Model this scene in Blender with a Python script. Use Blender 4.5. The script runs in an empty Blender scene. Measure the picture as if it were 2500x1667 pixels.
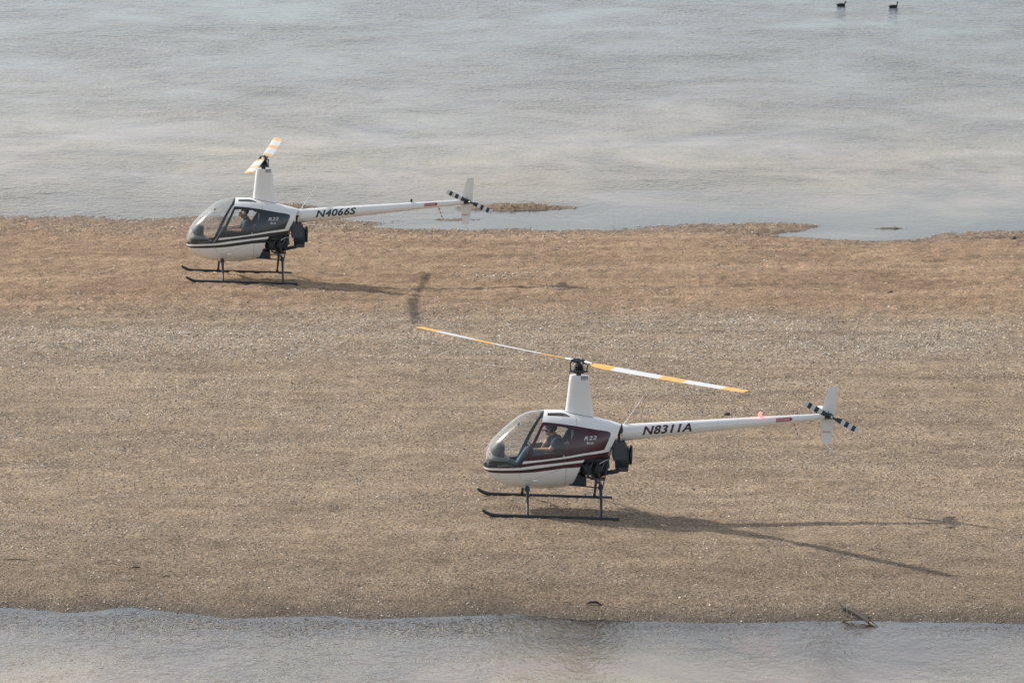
import bpy, bmesh, math, random
import numpy as np
from mathutils import Vector, Matrix, Euler

R = math.radians
rng = np.random.default_rng(7)
random.seed(7)
scene = bpy.context.scene
col = scene.collection

# ------------------------------------------------------------------ camera
CAM_Z = 21.8
cd = bpy.data.cameras.new('camera')
cd.sensor_width = 36.0
cd.lens = 36.0 * 15500 / 2500
cd.clip_start = 1.0
cd.clip_end = 6000.0
cam = bpy.data.objects.new('camera', cd)
col.objects.link(cam)
cam.location = (0, 0, CAM_Z)
cam.rotation_euler = (math.pi / 2 - 0.16887, 0, 0)
scene.camera = cam

# ------------------------------------------------------------------ sky, sun, exposure
SUN = Vector((-1.265, 0.90, 1.0)).normalized()          # towards the sun
world = bpy.data.worlds.new('World')
scene.world = world
world.use_nodes = True
wn = world.node_tree.nodes
sky = wn.new('ShaderNodeTexSky')
sky.sky_type = 'NISHITA'
sky.sun_disc = False
sky.sun_elevation = math.asin(SUN.z)
sky.sun_rotation = math.atan2(SUN.x, SUN.y)
sky.dust_density = 1.5
sky.air_density = 1.3
sky.ozone_density = 2.5
hazy = wn.new('ShaderNodeHueSaturation')                 # thin high haze: the whole sky is paler than clear blue
hazy.inputs['Saturation'].default_value = 0.43
world.node_tree.links.new(sky.outputs[0], hazy.inputs['Color'])
world.node_tree.links.new(hazy.outputs[0], wn['Background'].inputs[0])
wn['Background'].inputs[1].default_value = 0.14
sd = bpy.data.lights.new('sun', 'SUN')
sd.energy = 3.5
sd.angle = R(1.1)
sd.color = (1.0, 0.92, 0.82)
sun = bpy.data.objects.new('sun', sd)
col.objects.link(sun)
sun.rotation_euler = (-SUN).to_track_quat('-Z', 'Y').to_euler()
sun.location = (-60, 140, 60)
scene.view_settings.view_transform = 'Standard'
scene.view_settings.look = 'None'
scene.view_settings.gamma = 1.0
scene.view_settings.use_curve_mapping = False
scene.view_settings.exposure = 0.42
scene.cycles.max_bounces = 8
scene.cycles.transparent_max_bounces = 16
scene.cycles.caustics_reflective = False
scene.cycles.caustics_refractive = False

# ------------------------------------------------------------------ small helpers
def tag(o, label=None, cat=None, group=None, kind=None):
    if label: o['label'] = label
    if cat: o['category'] = cat
    if group: o['group'] = group
    if kind: o['kind'] = kind
    return o

def empty(name, loc=(0, 0, 0), rot=(0, 0, 0)):
    o = bpy.data.objects.new(name, None)
    col.objects.link(o)
    o.empty_display_size = 0.2
    o.location = loc
    o.rotation_euler = rot
    return o

def link_mesh(name, me, parent=None, mats=()):
    o = bpy.data.objects.new(name, me)
    for m in mats:
        me.materials.append(m)
    col.objects.link(o)
    if parent is not None:
        o.parent = parent
    return o

class MB:
    """collects shapes and links them as one mesh object"""
    def __init__(s):
        s.v = []; s.f = []; s.m = []
    def add(s, vs, fs, m=0):
        b = len(s.v)
        s.v += [tuple(p) for p in vs]
        s.f += [tuple(i + b for i in f) for f in fs]
        s.m += [m] * len(fs)
    def tube(s, pts, r, n=10, m=0, cap=True, squash=1.0):
        pts = [Vector(p) for p in pts]
        rs = r if isinstance(r, (list, tuple)) else [r] * len(pts)
        t0 = (pts[1] - pts[0]).normalized()
        up = Vector((0, 0, 1)) if abs(t0.z) < .9 else Vector((1, 0, 0))
        a = t0.cross(up).normalized(); vs = []; fs = []
        for i, p in enumerate(pts):
            t = (pts[min(i + 1, len(pts) - 1)] - pts[max(i - 1, 0)]).normalized()
            a = (a - t * a.dot(t)).normalized(); b = t.cross(a)
            for k in range(n):
                q = 2 * math.pi * k / n
                vs.append(p + (a * math.cos(q) + b * math.sin(q) * squash) * rs[i])
        for i in range(len(pts) - 1):
            for k in range(n):
                j = (k + 1) % n
                fs.append((i * n + k, i * n + j, (i + 1) * n + j, (i + 1) * n + k))
        if cap:
            fs.append(tuple(range(n - 1, -1, -1)))
            fs.append(tuple((len(pts) - 1) * n + k for k in range(n)))
        s.add(vs, fs, m)
    def box(s, c, d, rot=(0, 0, 0), m=0, bev=0.0):
        c = Vector(c); M = Euler(rot).to_matrix()
        bm = bmesh.new()
        bmesh.ops.create_cube(bm, size=1.0)
        for v in bm.verts:
            v.co = Vector((v.co.x * d[0], v.co.y * d[1], v.co.z * d[2]))
        if bev > 0:
            bmesh.ops.bevel(bm, geom=list(bm.edges), offset=bev, segments=2, affect='EDGES')
        bm.verts.index_update()
        s.add([M @ v.co + c for v in bm.verts], [[v.index for v in f.verts] for f in bm.faces], m)
        bm.free()
    def lathe(s, prof, c, axis='z', n=24, m=0):
        """prof: (radius, height) pairs"""
        vs = []; fs = []; c = Vector(c)
        for r_, h in prof:
            for k in range(n):
                q = 2 * math.pi * k / n
                a, b = r_ * math.cos(q), r_ * math.sin(q)
                p = {'z': (a, b, h), 'x': (h, a, b), 'y': (b, h, a)}[axis]
                vs.append(c + Vector(p))
        for i in range(len(prof) - 1):
            for k in range(n):
                j = (k + 1) % n
                fs.append((i * n + k, i * n + j, (i + 1) * n + j, (i + 1) * n + k))
        fs.append(tuple(range(n - 1, -1, -1)))
        fs.append(tuple((len(prof) - 1) * n + k for k in range(n)))
        s.add(vs, fs, m)
    def prism(s, poly, y0, y1, m=0):
        """side-view polygon (x, z) with thickness along y"""
        n = len(poly)
        vs = [(x, y0, z) for x, z in poly] + [(x, y1, z) for x, z in poly]
        fs = [tuple(range(n)), tuple(range(2 * n - 1, n - 1, -1))]
        fs += [(i, i + n, (i + 1) % n + n, (i + 1) % n) for i in range(n)]
        s.add(vs, fs, m)
    def ball(s, c, r, n=12, m=0, rot=(0, 0, 0)):
        c = Vector(c); M = Euler(rot).to_matrix()
        r = (r, r, r) if isinstance(r, (int, float)) else r
        vs = []; fs = []
        k2 = n // 2
        for i in range(1, k2):
            t = math.pi * i / k2
            for k in range(n):
                q = 2 * math.pi * k / n
                vs.append(c + M @ Vector((r[0] * math.sin(t) * math.cos(q), r[1] * math.sin(t) * math.sin(q), r[2] * math.cos(t))))
        for i in range(k2 - 2):
            for k in range(n):
                j = (k + 1) % n
                fs.append((i * n + k, (i + 1) * n + k, (i + 1) * n + j, i * n + j))
        a = len(vs); vs += [c + M @ Vector((0, 0, r[2])), c - M @ Vector((0, 0, r[2]))]
        for k in range(n):
            j = (k + 1) % n
            fs.append((a, k, j)); fs.append((a + 1, (k2 - 2) * n + j, (k2 - 2) * n + k))
        s.add(vs, fs, m)
    def build(s, name, mats, parent=None, smooth=True, ang=40):
        if not isinstance(mats, (list, tuple)): mats = [mats]
        me = bpy.data.meshes.new(name)
        me.from_pydata(s.v, [], s.f)
        me.polygons.foreach_set('material_index', s.m)
        bm = bmesh.new(); bm.from_mesh(me)
        bmesh.ops.recalc_face_normals(bm, faces=bm.faces)
        bm.to_mesh(me); bm.free()
        if smooth:
            me.polygons.foreach_set('use_smooth', [True] * len(me.polygons))
            me.set_sharp_from_angle(angle=R(ang))
        return link_mesh(name, me, parent, mats)

# value noise in numpy (for terrain and scatter)
def vnoise(x, y, seed):
    xi = np.floor(x).astype(np.int64); yi = np.floor(y).astype(np.int64)
    fx = x - xi; fy = y - yi
    fx = fx * fx * (3 - 2 * fx); fy = fy * fy * (3 - 2 * fy)
    def h(a, b):
        n = (a * 374761393 + b * 668265263 + seed * 974634777) & 0x7fffffff
        n = ((n ^ (n >> 13)) * 1274126177) & 0x7fffffff
        n = ((n ^ (n >> 15)) * 2246822519) & 0x7fffffff
        return ((n ^ (n >> 16)) & 0xffff) / 65535.0
    return (h(xi, yi) * (1 - fx) + h(xi + 1, yi) * fx) * (1 - fy) + (h(xi, yi + 1) * (1 - fx) + h(xi + 1, yi + 1) * fx) * fy
def fbm(x, y, seed, oc=3):
    t = 0; a = .5
    for o in range(oc):
        t = t + a * (vnoise(x, y, seed + o * 17) - .5) * 2
        x = x * 2.03 + 11.3; y = y * 2.03 + 5.7; a *= .5
    return t

# ------------------------------------------------------------------ material helpers
def mat(name, base, rough=.5, metal=0., coat=0., spec=.5, var=0., vscale=8., bump=0., bscale=60., emit=None, estr=0.):
    m = bpy.data.materials.new(name); m.use_nodes = True
    nt = m.node_tree; n = nt.nodes; b = n['Principled BSDF']
    b.inputs['Base Color'].default_value = (*base, 1)
    b.inputs['Roughness'].default_value = rough
    b.inputs['Metallic'].default_value = metal
    b.inputs['Coat Weight'].default_value = coat
    b.inputs['Coat Roughness'].default_value = .08
    b.inputs['Specular IOR Level'].default_value = spec
    if emit:
        b.inputs['Emission Color'].default_value = (*emit, 1)
        b.inputs['Emission Strength'].default_value = estr
    tc = n.new('ShaderNodeTexCoord')
    if var > 0:
        nz = n.new('ShaderNodeTexNoise'); nz.inputs['Scale'].default_value = vscale; nz.inputs['Detail'].default_value = 5
        nt.links.new(tc.outputs['Object'], nz.inputs['Vector'])
        mx = n.new('ShaderNodeMix'); mx.data_type = 'RGBA'
        mx.inputs['A'].default_value = (*[c * (1 - var) for c in base], 1)
        mx.inputs['B'].default_value = (*[min(1, c * (1 + var)) for c in base], 1)
        nt.links.new(nz.outputs['Fac'], mx.inputs['Factor']); nt.links.new(mx.outputs['Result'], b.inputs['Base Color'])
        mr = n.new('ShaderNodeMapRange'); mr.inputs['To Min'].default_value = rough * .8; mr.inputs['To Max'].default_value = min(1, rough * 1.25)
        nt.links.new(nz.outputs['Fac'], mr.inputs['Value']); nt.links.new(mr.outputs['Result'], b.inputs['Roughness'])
    if bump > 0:
        nb = n.new('ShaderNodeTexNoise'); nb.inputs['Scale'].default_value = bscale; nb.inputs['Detail'].default_value = 4
        nt.links.new(tc.outputs['Object'], nb.inputs['Vector'])
        bp = n.new('ShaderNodeBump'); bp.inputs['Strength'].default_value = bump; bp.inputs['Distance'].default_value = .01
        nt.links.new(nb.outputs['Fac'], bp.inputs['Height']); nt.links.new(bp.outputs['Normal'], b.inputs['Normal'])
    return m

def glass_mat(name, tint=(.93, .95, .95), ior=1.5, film=.03, rough=.03):
    m = bpy.data.materials.new(name); m.use_nodes = True
    nt = m.node_tree; n = nt.nodes; n.clear()
    out = n.new('ShaderNodeOutputMaterial')
    tr = n.new('ShaderNodeBsdfTransparent'); tr.inputs[0].default_value = (*tint, 1)
    df = n.new('ShaderNodeBsdfDiffuse'); df.inputs[0].default_value = (.8, .82, .85, 1)
    gl = n.new('ShaderNodeBsdfGlossy'); gl.inputs['Roughness'].default_value = rough; gl.inputs[0].default_value = (1, 1, 1, 1)
    g2 = n.new('ShaderNodeBsdfGlossy'); g2.inputs['Roughness'].default_value = .15; g2.inputs[0].default_value = (1, 1, 1, 1)
    lw = n.new('ShaderNodeLayerWeight'); lw.inputs['Blend'].default_value = .5
    pw = n.new('ShaderNodeMath'); pw.operation = 'POWER'; pw.inputs[1].default_value = 5.0
    nt.links.new(lw.outputs['Facing'], pw.inputs[0])
    fr = n.new('ShaderNodeMapRange'); fr.inputs['To Min'].default_value = .05; fr.inputs['To Max'].default_value = .85
    nt.links.new(pw.outputs[0], fr.inputs['Value'])
    m0 = n.new('ShaderNodeMixShader'); m0.inputs[0].default_value = film
    m1 = n.new('ShaderNodeMixShader'); mg = n.new('ShaderNodeMixShader'); mg.inputs[0].default_value = .4
    L = nt.links.new
    L(tr.outputs[0], m0.inputs[1]); L(df.outputs[0], m0.inputs[2])
    L(gl.outputs[0], mg.inputs[1]); L(g2.outputs[0], mg.inputs[2])
    L(fr.outputs[0], m1.inputs[0]); L(m0.outputs[0], m1.inputs[1]); L(mg.outputs[0], m1.inputs[2]); L(m1.outputs[0], out.inputs[0])
    return m

# ------------------------------------------------------------------ where things stand
NEAR_LOC, NEAR_ROT = (1.1526, 108.2245, 0.40), (0.0, 0.0423, R(2.8))
FAR_LOC, FAR_ROT = (-5.2866, 133.740, 0.35), (-0.037, 0.044, R(5.7))

# shoreline of the sand bar: world x -> world y
NEAR_SHORE = np.array([(-60, 102.6), (-14, 102.2), (-8.4, 101.97), (-7.4, 101.55), (-6.25, 101.95), (-4.65, 101.25), (-2.3, 101.2), (.15, 101.37),
                       (1.9, 100.85), (3.7, 100.75), (6.5, 100.8), (8.3, 100.65), (14, 100.4), (60, 99.5)])
FAR_SHORE = np.array([(-80, 146.5), (-16, 145.6), (-11.85, 145.25), (-10.5, 144.85), (-9.6, 144.9), (-8.8, 144.3), (-7.3, 145.1), (-5.0, 145.2), (-3.2, 144.2),
                      (-1.5, 143.7), (0.2, 143.65), (1.0, 143.3), (2.4, 143.35), (4.2, 143.9), (5.6, 143.9), (6.5, 143.3), (7.2, 142.3), (8.2, 141.55), (9.2, 141.8), (9.8, 142.4), (11.6, 142.9), (16, 142.4), (80, 141)])
# (x, y, half length, half width, height): spits, pools and the little islet
BUMPS = [(.15, 146.5, 1.95, .70, .215), (-5.2, 146.4, .9, .5, .14), (6.3, 143.6, 1.2, .40, .07), (7.2, 142.0, 1.6, .62, -.15), (8.6, 143.2, .5, .14, .10),
         (-1.7, 143.4, 1.6, .55, -.10), (-1.3, 144.6, .8, .3, .06), (1.35, 143.1, .8, .22, -.07), (11.3, 141.45, 1.1, .25, -.10), (-6.4, 145.6, 2.2, .4, -.06)]

def plane_z(X, Y, loc, rot):
    n = Euler(rot).to_matrix() @ Vector((0, 0, 1))
    return loc[2] - (n.x * (X - loc[0]) + n.y * (Y - loc[1])) / n.z

def terrain(X, Y, fine=True):
    yn = np.interp(X, NEAR_SHORE[:, 0], NEAR_SHORE[:, 1]); yf = np.interp(X, FAR_SHORE[:, 0], FAR_SHORE[:, 1])
    wob = fbm(X * .9, Y * .9, 3, 5)
    dn = Y - yn + .25 * wob; df = yf - Y + .35 * fbm(X * .8, Y * .5, 5, 3)
    zn = np.where(dn > 0, .45 * (1 - np.exp(-np.maximum(dn, 0) / 3.0)), -.9 * (1 - np.exp(np.minimum(dn, 0) * .07 / .9)))
    zf = np.where(df > 0, .5 * (1 - np.exp(-np.maximum(df, 0) / 9.0)), -.9 * (1 - np.exp(np.minimum(df, 0) * .0556 / .9)))
    k = .05
    h = np.clip(.5 + .5 * (zf - zn) / k, 0, 1)
    z = zf * (1 - h) + zn * h - k * h * (1 - h)
    for bx, by, lx, ly, hh in BUMPS:
        q = ((X - bx) / lx) ** 2 + ((Y - by) / ly) ** 2
        z = z + hh * np.exp(-q ** 1.5)
    z = z + .018 * fbm(X * .55, Y * .35, 21, 3)
    for loc, rot, r0 in ((NEAR_LOC, NEAR_ROT, 3.4), (FAR_LOC, FAR_ROT, 4.6)):
        r = np.hypot(X - loc[0] + .2, (Y - loc[1]) * 1.1)
        w = np.exp(-(r / r0) ** 3)
        z = z * (1 - w) + (plane_z(X, Y, loc, rot) + .017) * w
    if fine:
        land = np.clip((z + .03) / .06, 0, 1)
        farz = np.clip((Y - 122) / 8, 0, 1)
        p = fbm(X * 5.5, Y * 2.8, 31, 3)
        z = z + land * ((.007 + .032 * farz) * p + .011 * fbm(X * 9, Y * 6.5, 41, 2))
    return z

def axis(lo, a, b, hi, fine, coarse):
    i = np.arange(a, b + 1e-6, fine)
    l = a - np.cumsum(np.geomspace(fine * 2, coarse, 34)); l = l[l > lo]
    h = b + np.cumsum(np.geomspace(fine * 2, coarse, 34)); h = h[h < hi]
    return np.concatenate([[lo], l[::-1], i, h, [hi]])

def grid_mesh(name, xs, ys, zfun):
    X, Y = np.meshgrid(xs, ys)
    Z = zfun(X, Y)
    nx, ny = len(xs), len(ys)
    co = np.stack([X, Y, Z], -1).reshape(-1, 3).astype(np.float32)
    i = (np.arange(ny - 1)[:, None] * nx + np.arange(nx - 1)[None, :]).ravel()
    q = np.stack([i, i + 1, i + nx + 1, i + nx], -1).astype(np.int32)
    me = bpy.data.meshes.new(name)
    me.vertices.add(len(co)); me.vertices.foreach_set('co', co.ravel())
    me.loops.add(q.size); me.loops.foreach_set('vertex_index', q.ravel())
    me.polygons.add(len(q)); me.polygons.foreach_set('loop_start', np.arange(0, q.size, 4, dtype=np.int32))
    me.polygons.foreach_set('use_smooth', np.ones(len(q), bool))
    me.update(calc_edges=True)
    return me, X.ravel(), Y.ravel(), Z.ravel()

def float_attr(me, name, vals):
    a = me.attributes.new(name, 'FLOAT', 'POINT'); a.data.foreach_set('value', np.asarray(vals, np.float32))
def color_attr(me, name, rgb):
    a = me.attributes.new(name, 'FLOAT_COLOR', 'POINT')
    c = np.ones((len(rgb), 4), np.float32); c[:, :3] = rgb
    a.data.foreach_set('color', c.ravel())

def mix3(a, b, t):
    return np.asarray(a)[None, :] * (1 - t[:, None]) + np.asarray(b)[None, :] * t[:, None]

# how much shell litter covers the sand at a place (0..1)
DRIFTS = [(-.3, 134.7, 1.1, .55, .8), (.9, 133.0, .5, .5, .55), (4.5, 128.2, .8, .7, .6), (5.7, 127.8, .35, .4, .6), (9.0, 127.5, .7, .7, .6), (7.3, 124.8, 2.2, 1.2, .42), (2.5, 126.5, 2.0, .9, .25), (-7.5, 126.5, 3, 1.2, .25)]
def litter(X, Y):
    n = fbm(X * .35, Y * .5, 51, 4)
    band = np.exp(-((Y - 126.0 - .6 * fbm(X * .2, Y * .2, 53, 2)) / 3.2) ** 2)
    near = 1 / (1 + np.exp((Y - 124) / 1.5))
    far = 1 / (1 + np.exp(-(Y - 141.0) / 1.2))
    d = .50 * near + .60 * band + .34 * far + .06
    path = np.exp(-((Y - (118 + (X - 5.4) * 1.6)) / 1.3) ** 2) * np.clip((X - 4.5) / 2, 0, 1)      # swept track right of the near aircraft
    d = d + .38 * n * (.4 + near + band + far) + .40 * fbm(X * .22, Y * 1.5, 55, 4) * (.3 + near + band)
    patch = np.clip(fbm(X * .9, Y * .9, 57, 3) * 2.0, 0, 1) * (band + far)
    d = d + .35 * fbm(X * 2.6, Y * 2.2, 58, 2) * near + .35 * patch - .60 * path
    for bx, by, lx, ly, hh in DRIFTS:
        d = d + hh * np.exp(-((X - bx) / lx) ** 2 - ((Y - by) / ly) ** 2)
    return np.clip(d, .03, 1.35)

# ------------------------------------------------------------------ ground sheet
gx = axis(-2500, -13.8, 13.8, 2500, .055, 400)
gy = axis(-300, 99.6, 148.6, 3000, .075, 400)
me, X, Y, Z = grid_mesh('ground', gx, gy, terrain)
n1 = fbm(X * .22, Y * .3, 61, 3); n2 = fbm(X * .5, Y * .9, 63, 3); n3 = fbm(X * 1.6, Y * 3.0, 67, 3)
farz = np.clip((Y - 127.6 - 1.0 * n1) / 3.5, 0, 1); farz = farz * farz * (3 - 2 * farz)
c_near = mix3((.365, .276, .194), (.290, .217, .150), np.clip(.5 + .6 * n2, 0, 1))
c_far = mix3((.385, .268, .172), (.285, .192, .122), np.clip(.5 + .9 * n2, 0, 1))
c = c_near * (1 - farz[:, None]) + c_far * farz[:, None]
lit = litter(X, Y)
gry = np.clip((lit - .55) * .9, 0, .6)
c = c * (1 - gry[:, None]) + np.array((.370, .298, .216)) * gry[:, None]
pink = np.clip(n1 * 1.4, 0, .5) * farz
c = c * (1 - pink[:, None]) + np.array((.355, .242, .156)) * pink[:, None]
n4 = fbm(X * .35, Y * 2.6, 69, 4); n5 = fbm(X * .10, Y * .9, 70, 3)
n6 = fbm(X * 3.6, Y * 2.8, 68, 3)
c *= np.clip(1 + .20 * n3 + .24 * n4 + .16 * n5 + .27 * n6, .4, 1.7)[:, None]
damp = np.clip(1 - (Z - .01) / .13, 0, 1) ** 1.3
nearw = np.clip((108.5 - Y) / 7.0, 0, 1)
under = np.clip(-Z / .012, 0, 1)                       # the bed under water is pale, clean sand
c *= (1 - (.42 * damp + .26 * nearw) * (1 - under))[:, None]
deep = np.clip(-Z / .5, 0, 1)
c = c * (1 - deep[:, None]) + np.array((.27, .215, .155)) * deep[:, None]
color_attr(me, 'tone', np.clip(c, .02, 1)); float_attr(me, 'damp', damp)

def sand_material():
    m = bpy.data.materials.new('sand'); m.use_nodes = True
    nt = m.node_tree; n = nt.nodes; L = nt.links.new; b = n['Principled BSDF']
    at = n.new('ShaderNodeAttribute'); at.attribute_name = 'tone'
    dp = n.new('ShaderNodeAttribute'); dp.attribute_name = 'damp'
    tc = n.new('ShaderNodeTexCoord')
    def noise(scale, sx, sy, det=3, rough=.6):
        mp = n.new('ShaderNodeMapping'); mp.inputs['Scale'].default_value = (sx, sy, 1)
        z = n.new('ShaderNodeTexNoise'); z.inputs['Scale'].default_value = scale; z.inputs['Detail'].default_value = det; z.inputs['Roughness'].default_value = rough
        L(tc.outputs['Object'], mp.inputs[0]); L(mp.outputs[0], z.inputs['Vector']); return z
    a1 = noise(22, 1, .6, 4); a2 = noise(60, 1, .8, 2)
    mr = n.new('ShaderNodeMapRange'); mr.inputs['From Min'].default_value = .3; mr.inputs['From Max'].default_value = .7
    mr.inputs['To Min'].default_value = .42; mr.inputs['To Max'].default_value = 1.5
    L(a1.outputs['Fac'], mr.inputs['Value'])
    mul = n.new('ShaderNodeVectorMath'); mul.operation = 'SCALE'
    L(at.outputs['Color'], mul.inputs[0]); L(mr.outputs['Result'], mul.inputs['Scale'])
    L(mul.outputs[0], b.inputs['Base Color'])
    r = n.new('ShaderNodeMapRange'); r.inputs['To Min'].default_value = .92; r.inputs['To Max'].default_value = .5
    L(dp.outputs['Fac'], r.inputs['Value']); L(r.outputs['Result'], b.inputs['Roughness'])
    b.inputs['Specular IOR Level'].default_value = .15
    add = n.new('ShaderNodeMath'); add.operation = 'ADD'; L(a1.outputs['Fac'], add.inputs[0]); L(a2.outputs['Fac'], add.inputs[1])
    bp = n.new('ShaderNodeBump'); bp.inputs['Strength'].default_value = 1.0; bp.inputs['Distance'].default_value = .035
    L(add.outputs[0], bp.inputs['Height']); L(bp.outputs['Normal'], b.inputs['Normal'])
    return m
ground = link_mesh('ground', me, None, [sand_material()])
tag(ground, 'brown sand and shell bar rising between two stretches of shallow water', kind='structure')

# ------------------------------------------------------------------ water sheet
wx = axis(-2500, -17.5, 17.5, 2500, .35, 400)
wy = axis(-300, 92.5, 192, 3000, .2, 400)
me, X, Y, Z = grid_mesh('water', wx, wy, lambda X, Y: np.zeros_like(X))
dep = -terrain(X, Y, False)
float_attr(me, 'depth', np.clip(dep, -.2, 3))
far_calm = np.clip((150.0 + 2.2 * fbm(X * .12, Y * .25, 71, 3) + .35 * np.clip(X, -12, 12) - Y) / 7.0, 0, 1) * (Y > 125)
near_calm = np.clip(1.05 - dep / .032, 0, 1) * (Y < 125)
open_near = np.clip((100.6 - Y) / 1.2, 0, 1)
float_attr(me, 'calm', np.clip(far_calm + near_calm, 0, 1) + .58 * open_near * (near_calm < .5))

def water_material():
    m = bpy.data.materials.new('water'); m.use_nodes = True
    nt = m.node_tree; n = nt.nodes; L = nt.links.new; n.clear()
    out = n.new('ShaderNodeOutputMaterial')
    dp = n.new('ShaderNodeAttribute'); dp.attribute_name = 'depth'
    cm = n.new('ShaderNodeAttribute'); cm.attribute_name = 'calm'
    tc = n.new('ShaderNodeTexCoord')
    def noise(scale, sx, sy, det=2, rot=0., rough=.5, dist=0.):
        mp = n.new('ShaderNodeMapping'); mp.inputs['Scale'].default_value = (sx, sy, 1); mp.inputs['Rotation'].default_value = (0, 0, rot)
        z = n.new('ShaderNodeTexNoise'); z.inputs['Scale'].default_value = scale; z.inputs['Detail'].default_value = det
        z.inputs['Roughness'].default_value = rough; z.inputs['Distortion'].default_value = dist
        L(tc.outputs['Object'], mp.inputs[0]); L(mp.outputs[0], z.inputs['Vector']); return z
    def math_(op, a, b, clamp=False):
        q = n.new('ShaderNodeMath'); q.operation = op; q.use_clamp = clamp
        for k, v in ((0, a), (1, b)):
            if isinstance(v, (int, float)): q.inputs[k].default_value = v
            else: L(v, q.inputs[k])
        return q.outputs[0]
    def ramp(v, a, b, c, d):
        q = n.new('ShaderNodeMapRange'); q.inputs['From Min'].default_value = a; q.inputs['From Max'].default_value = b
        q.inputs['To Min'].default_value = c; q.inputs['To Max'].default_value = d; L(v, q.inputs['Value']); return q.outputs['Result']
    w1 = noise(5.0, 1.0, .6, 3, .12); w2 = noise(11, 1.2, .5, 2, -.2); w3 = noise(1.0, 1, .9, 2, .1)
    big = noise(.13, .9, .55, 6, .25, .62, 1.0); strk = noise(.30, .6, .8, 5, -.2, .65, .8)
    h = math_('ADD', math_('MULTIPLY', w1.outputs['Fac'], 1.0), math_('MULTIPLY', w2.outputs['Fac'], .7))
    h = math_('ADD', h, math_('MULTIPLY', w3.outputs['Fac'], 1.2))
    gust = ramp(math_('MULTIPLY', math_('ADD', big.outputs['Fac'], strk.outputs['Fac']), .5), .40, .60, .22, 1.35)
    rough_water = math_('SUBTRACT', 1.0, math_('MULTIPLY', cm.outputs['Fac'], .88))
    bp = n.new('ShaderNodeBump'); bp.inputs['Distance'].default_value = .062
    L(math_('MULTIPLY', math_('MULTIPLY', gust, rough_water), 1.0), bp.inputs['Strength'])
    L(h, bp.inputs['Height'])
    # body of the water: bottom seen through the shallows, silt where it deepens
    silt = n.new('ShaderNodeMix'); silt.data_type = 'RGBA'
    silt.inputs['A'].default_value = (.285, .225, .165, 1); silt.inputs['B'].default_value = (.072, .096, .120, 1)
    L(ramp(dp.outputs['Fac'], .30, .88, 0, 1), silt.inputs['Factor'])
    murk = noise(.30, .8, .7, 6, .2, .7, .6)
    hs = n.new('ShaderNodeHueSaturation'); L(silt.outputs['Result'], hs.inputs['Color'])
    L(ramp(murk.outputs['Fac'], .35, .65, .45, 1.6), hs.inputs['Value']); L(ramp(strk.outputs['Fac'], .35, .65, .47, .53), hs.inputs['Hue'])
    silt = hs
    df = n.new('ShaderNodeBsdfDiffuse'); L(silt.outputs['Color'], df.inputs[0])
    tr = n.new('ShaderNodeBsdfTransparent'); tr.inputs[0].default_value = (.96, .95, .92, 1)
    body = n.new('ShaderNodeMixShader'); L(ramp(dp.outputs['Fac'], .0, .45, .04, 1.0), body.inputs[0])
    L(tr.outputs[0], body.inputs[1]); L(df.outputs[0], body.inputs[2])
    gl = n.new('ShaderNodeBsdfGlossy'); gl.inputs['Roughness'].default_value = .10; gl.inputs[0].default_value = (.83, .845, .88, 1)
    L(bp.outputs['Normal'], gl.inputs['Normal'])
    fr = n.new('ShaderNodeFresnel'); fr.inputs['IOR'].default_value = 1.33; L(bp.outputs['Normal'], fr.inputs['Normal'])
    mx = n.new('ShaderNodeMixShader'); L(fr.outputs[0], mx.inputs[0]); L(body.outputs[0], mx.inputs[1]); L(gl.outputs[0], mx.inputs[2])
    L(mx.outputs[0], out.inputs[0])
    return m
water = link_mesh('water', me, None, [water_material()])
tag(water, 'shallow rippled grey water around the sand bar', kind='structure')

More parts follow.
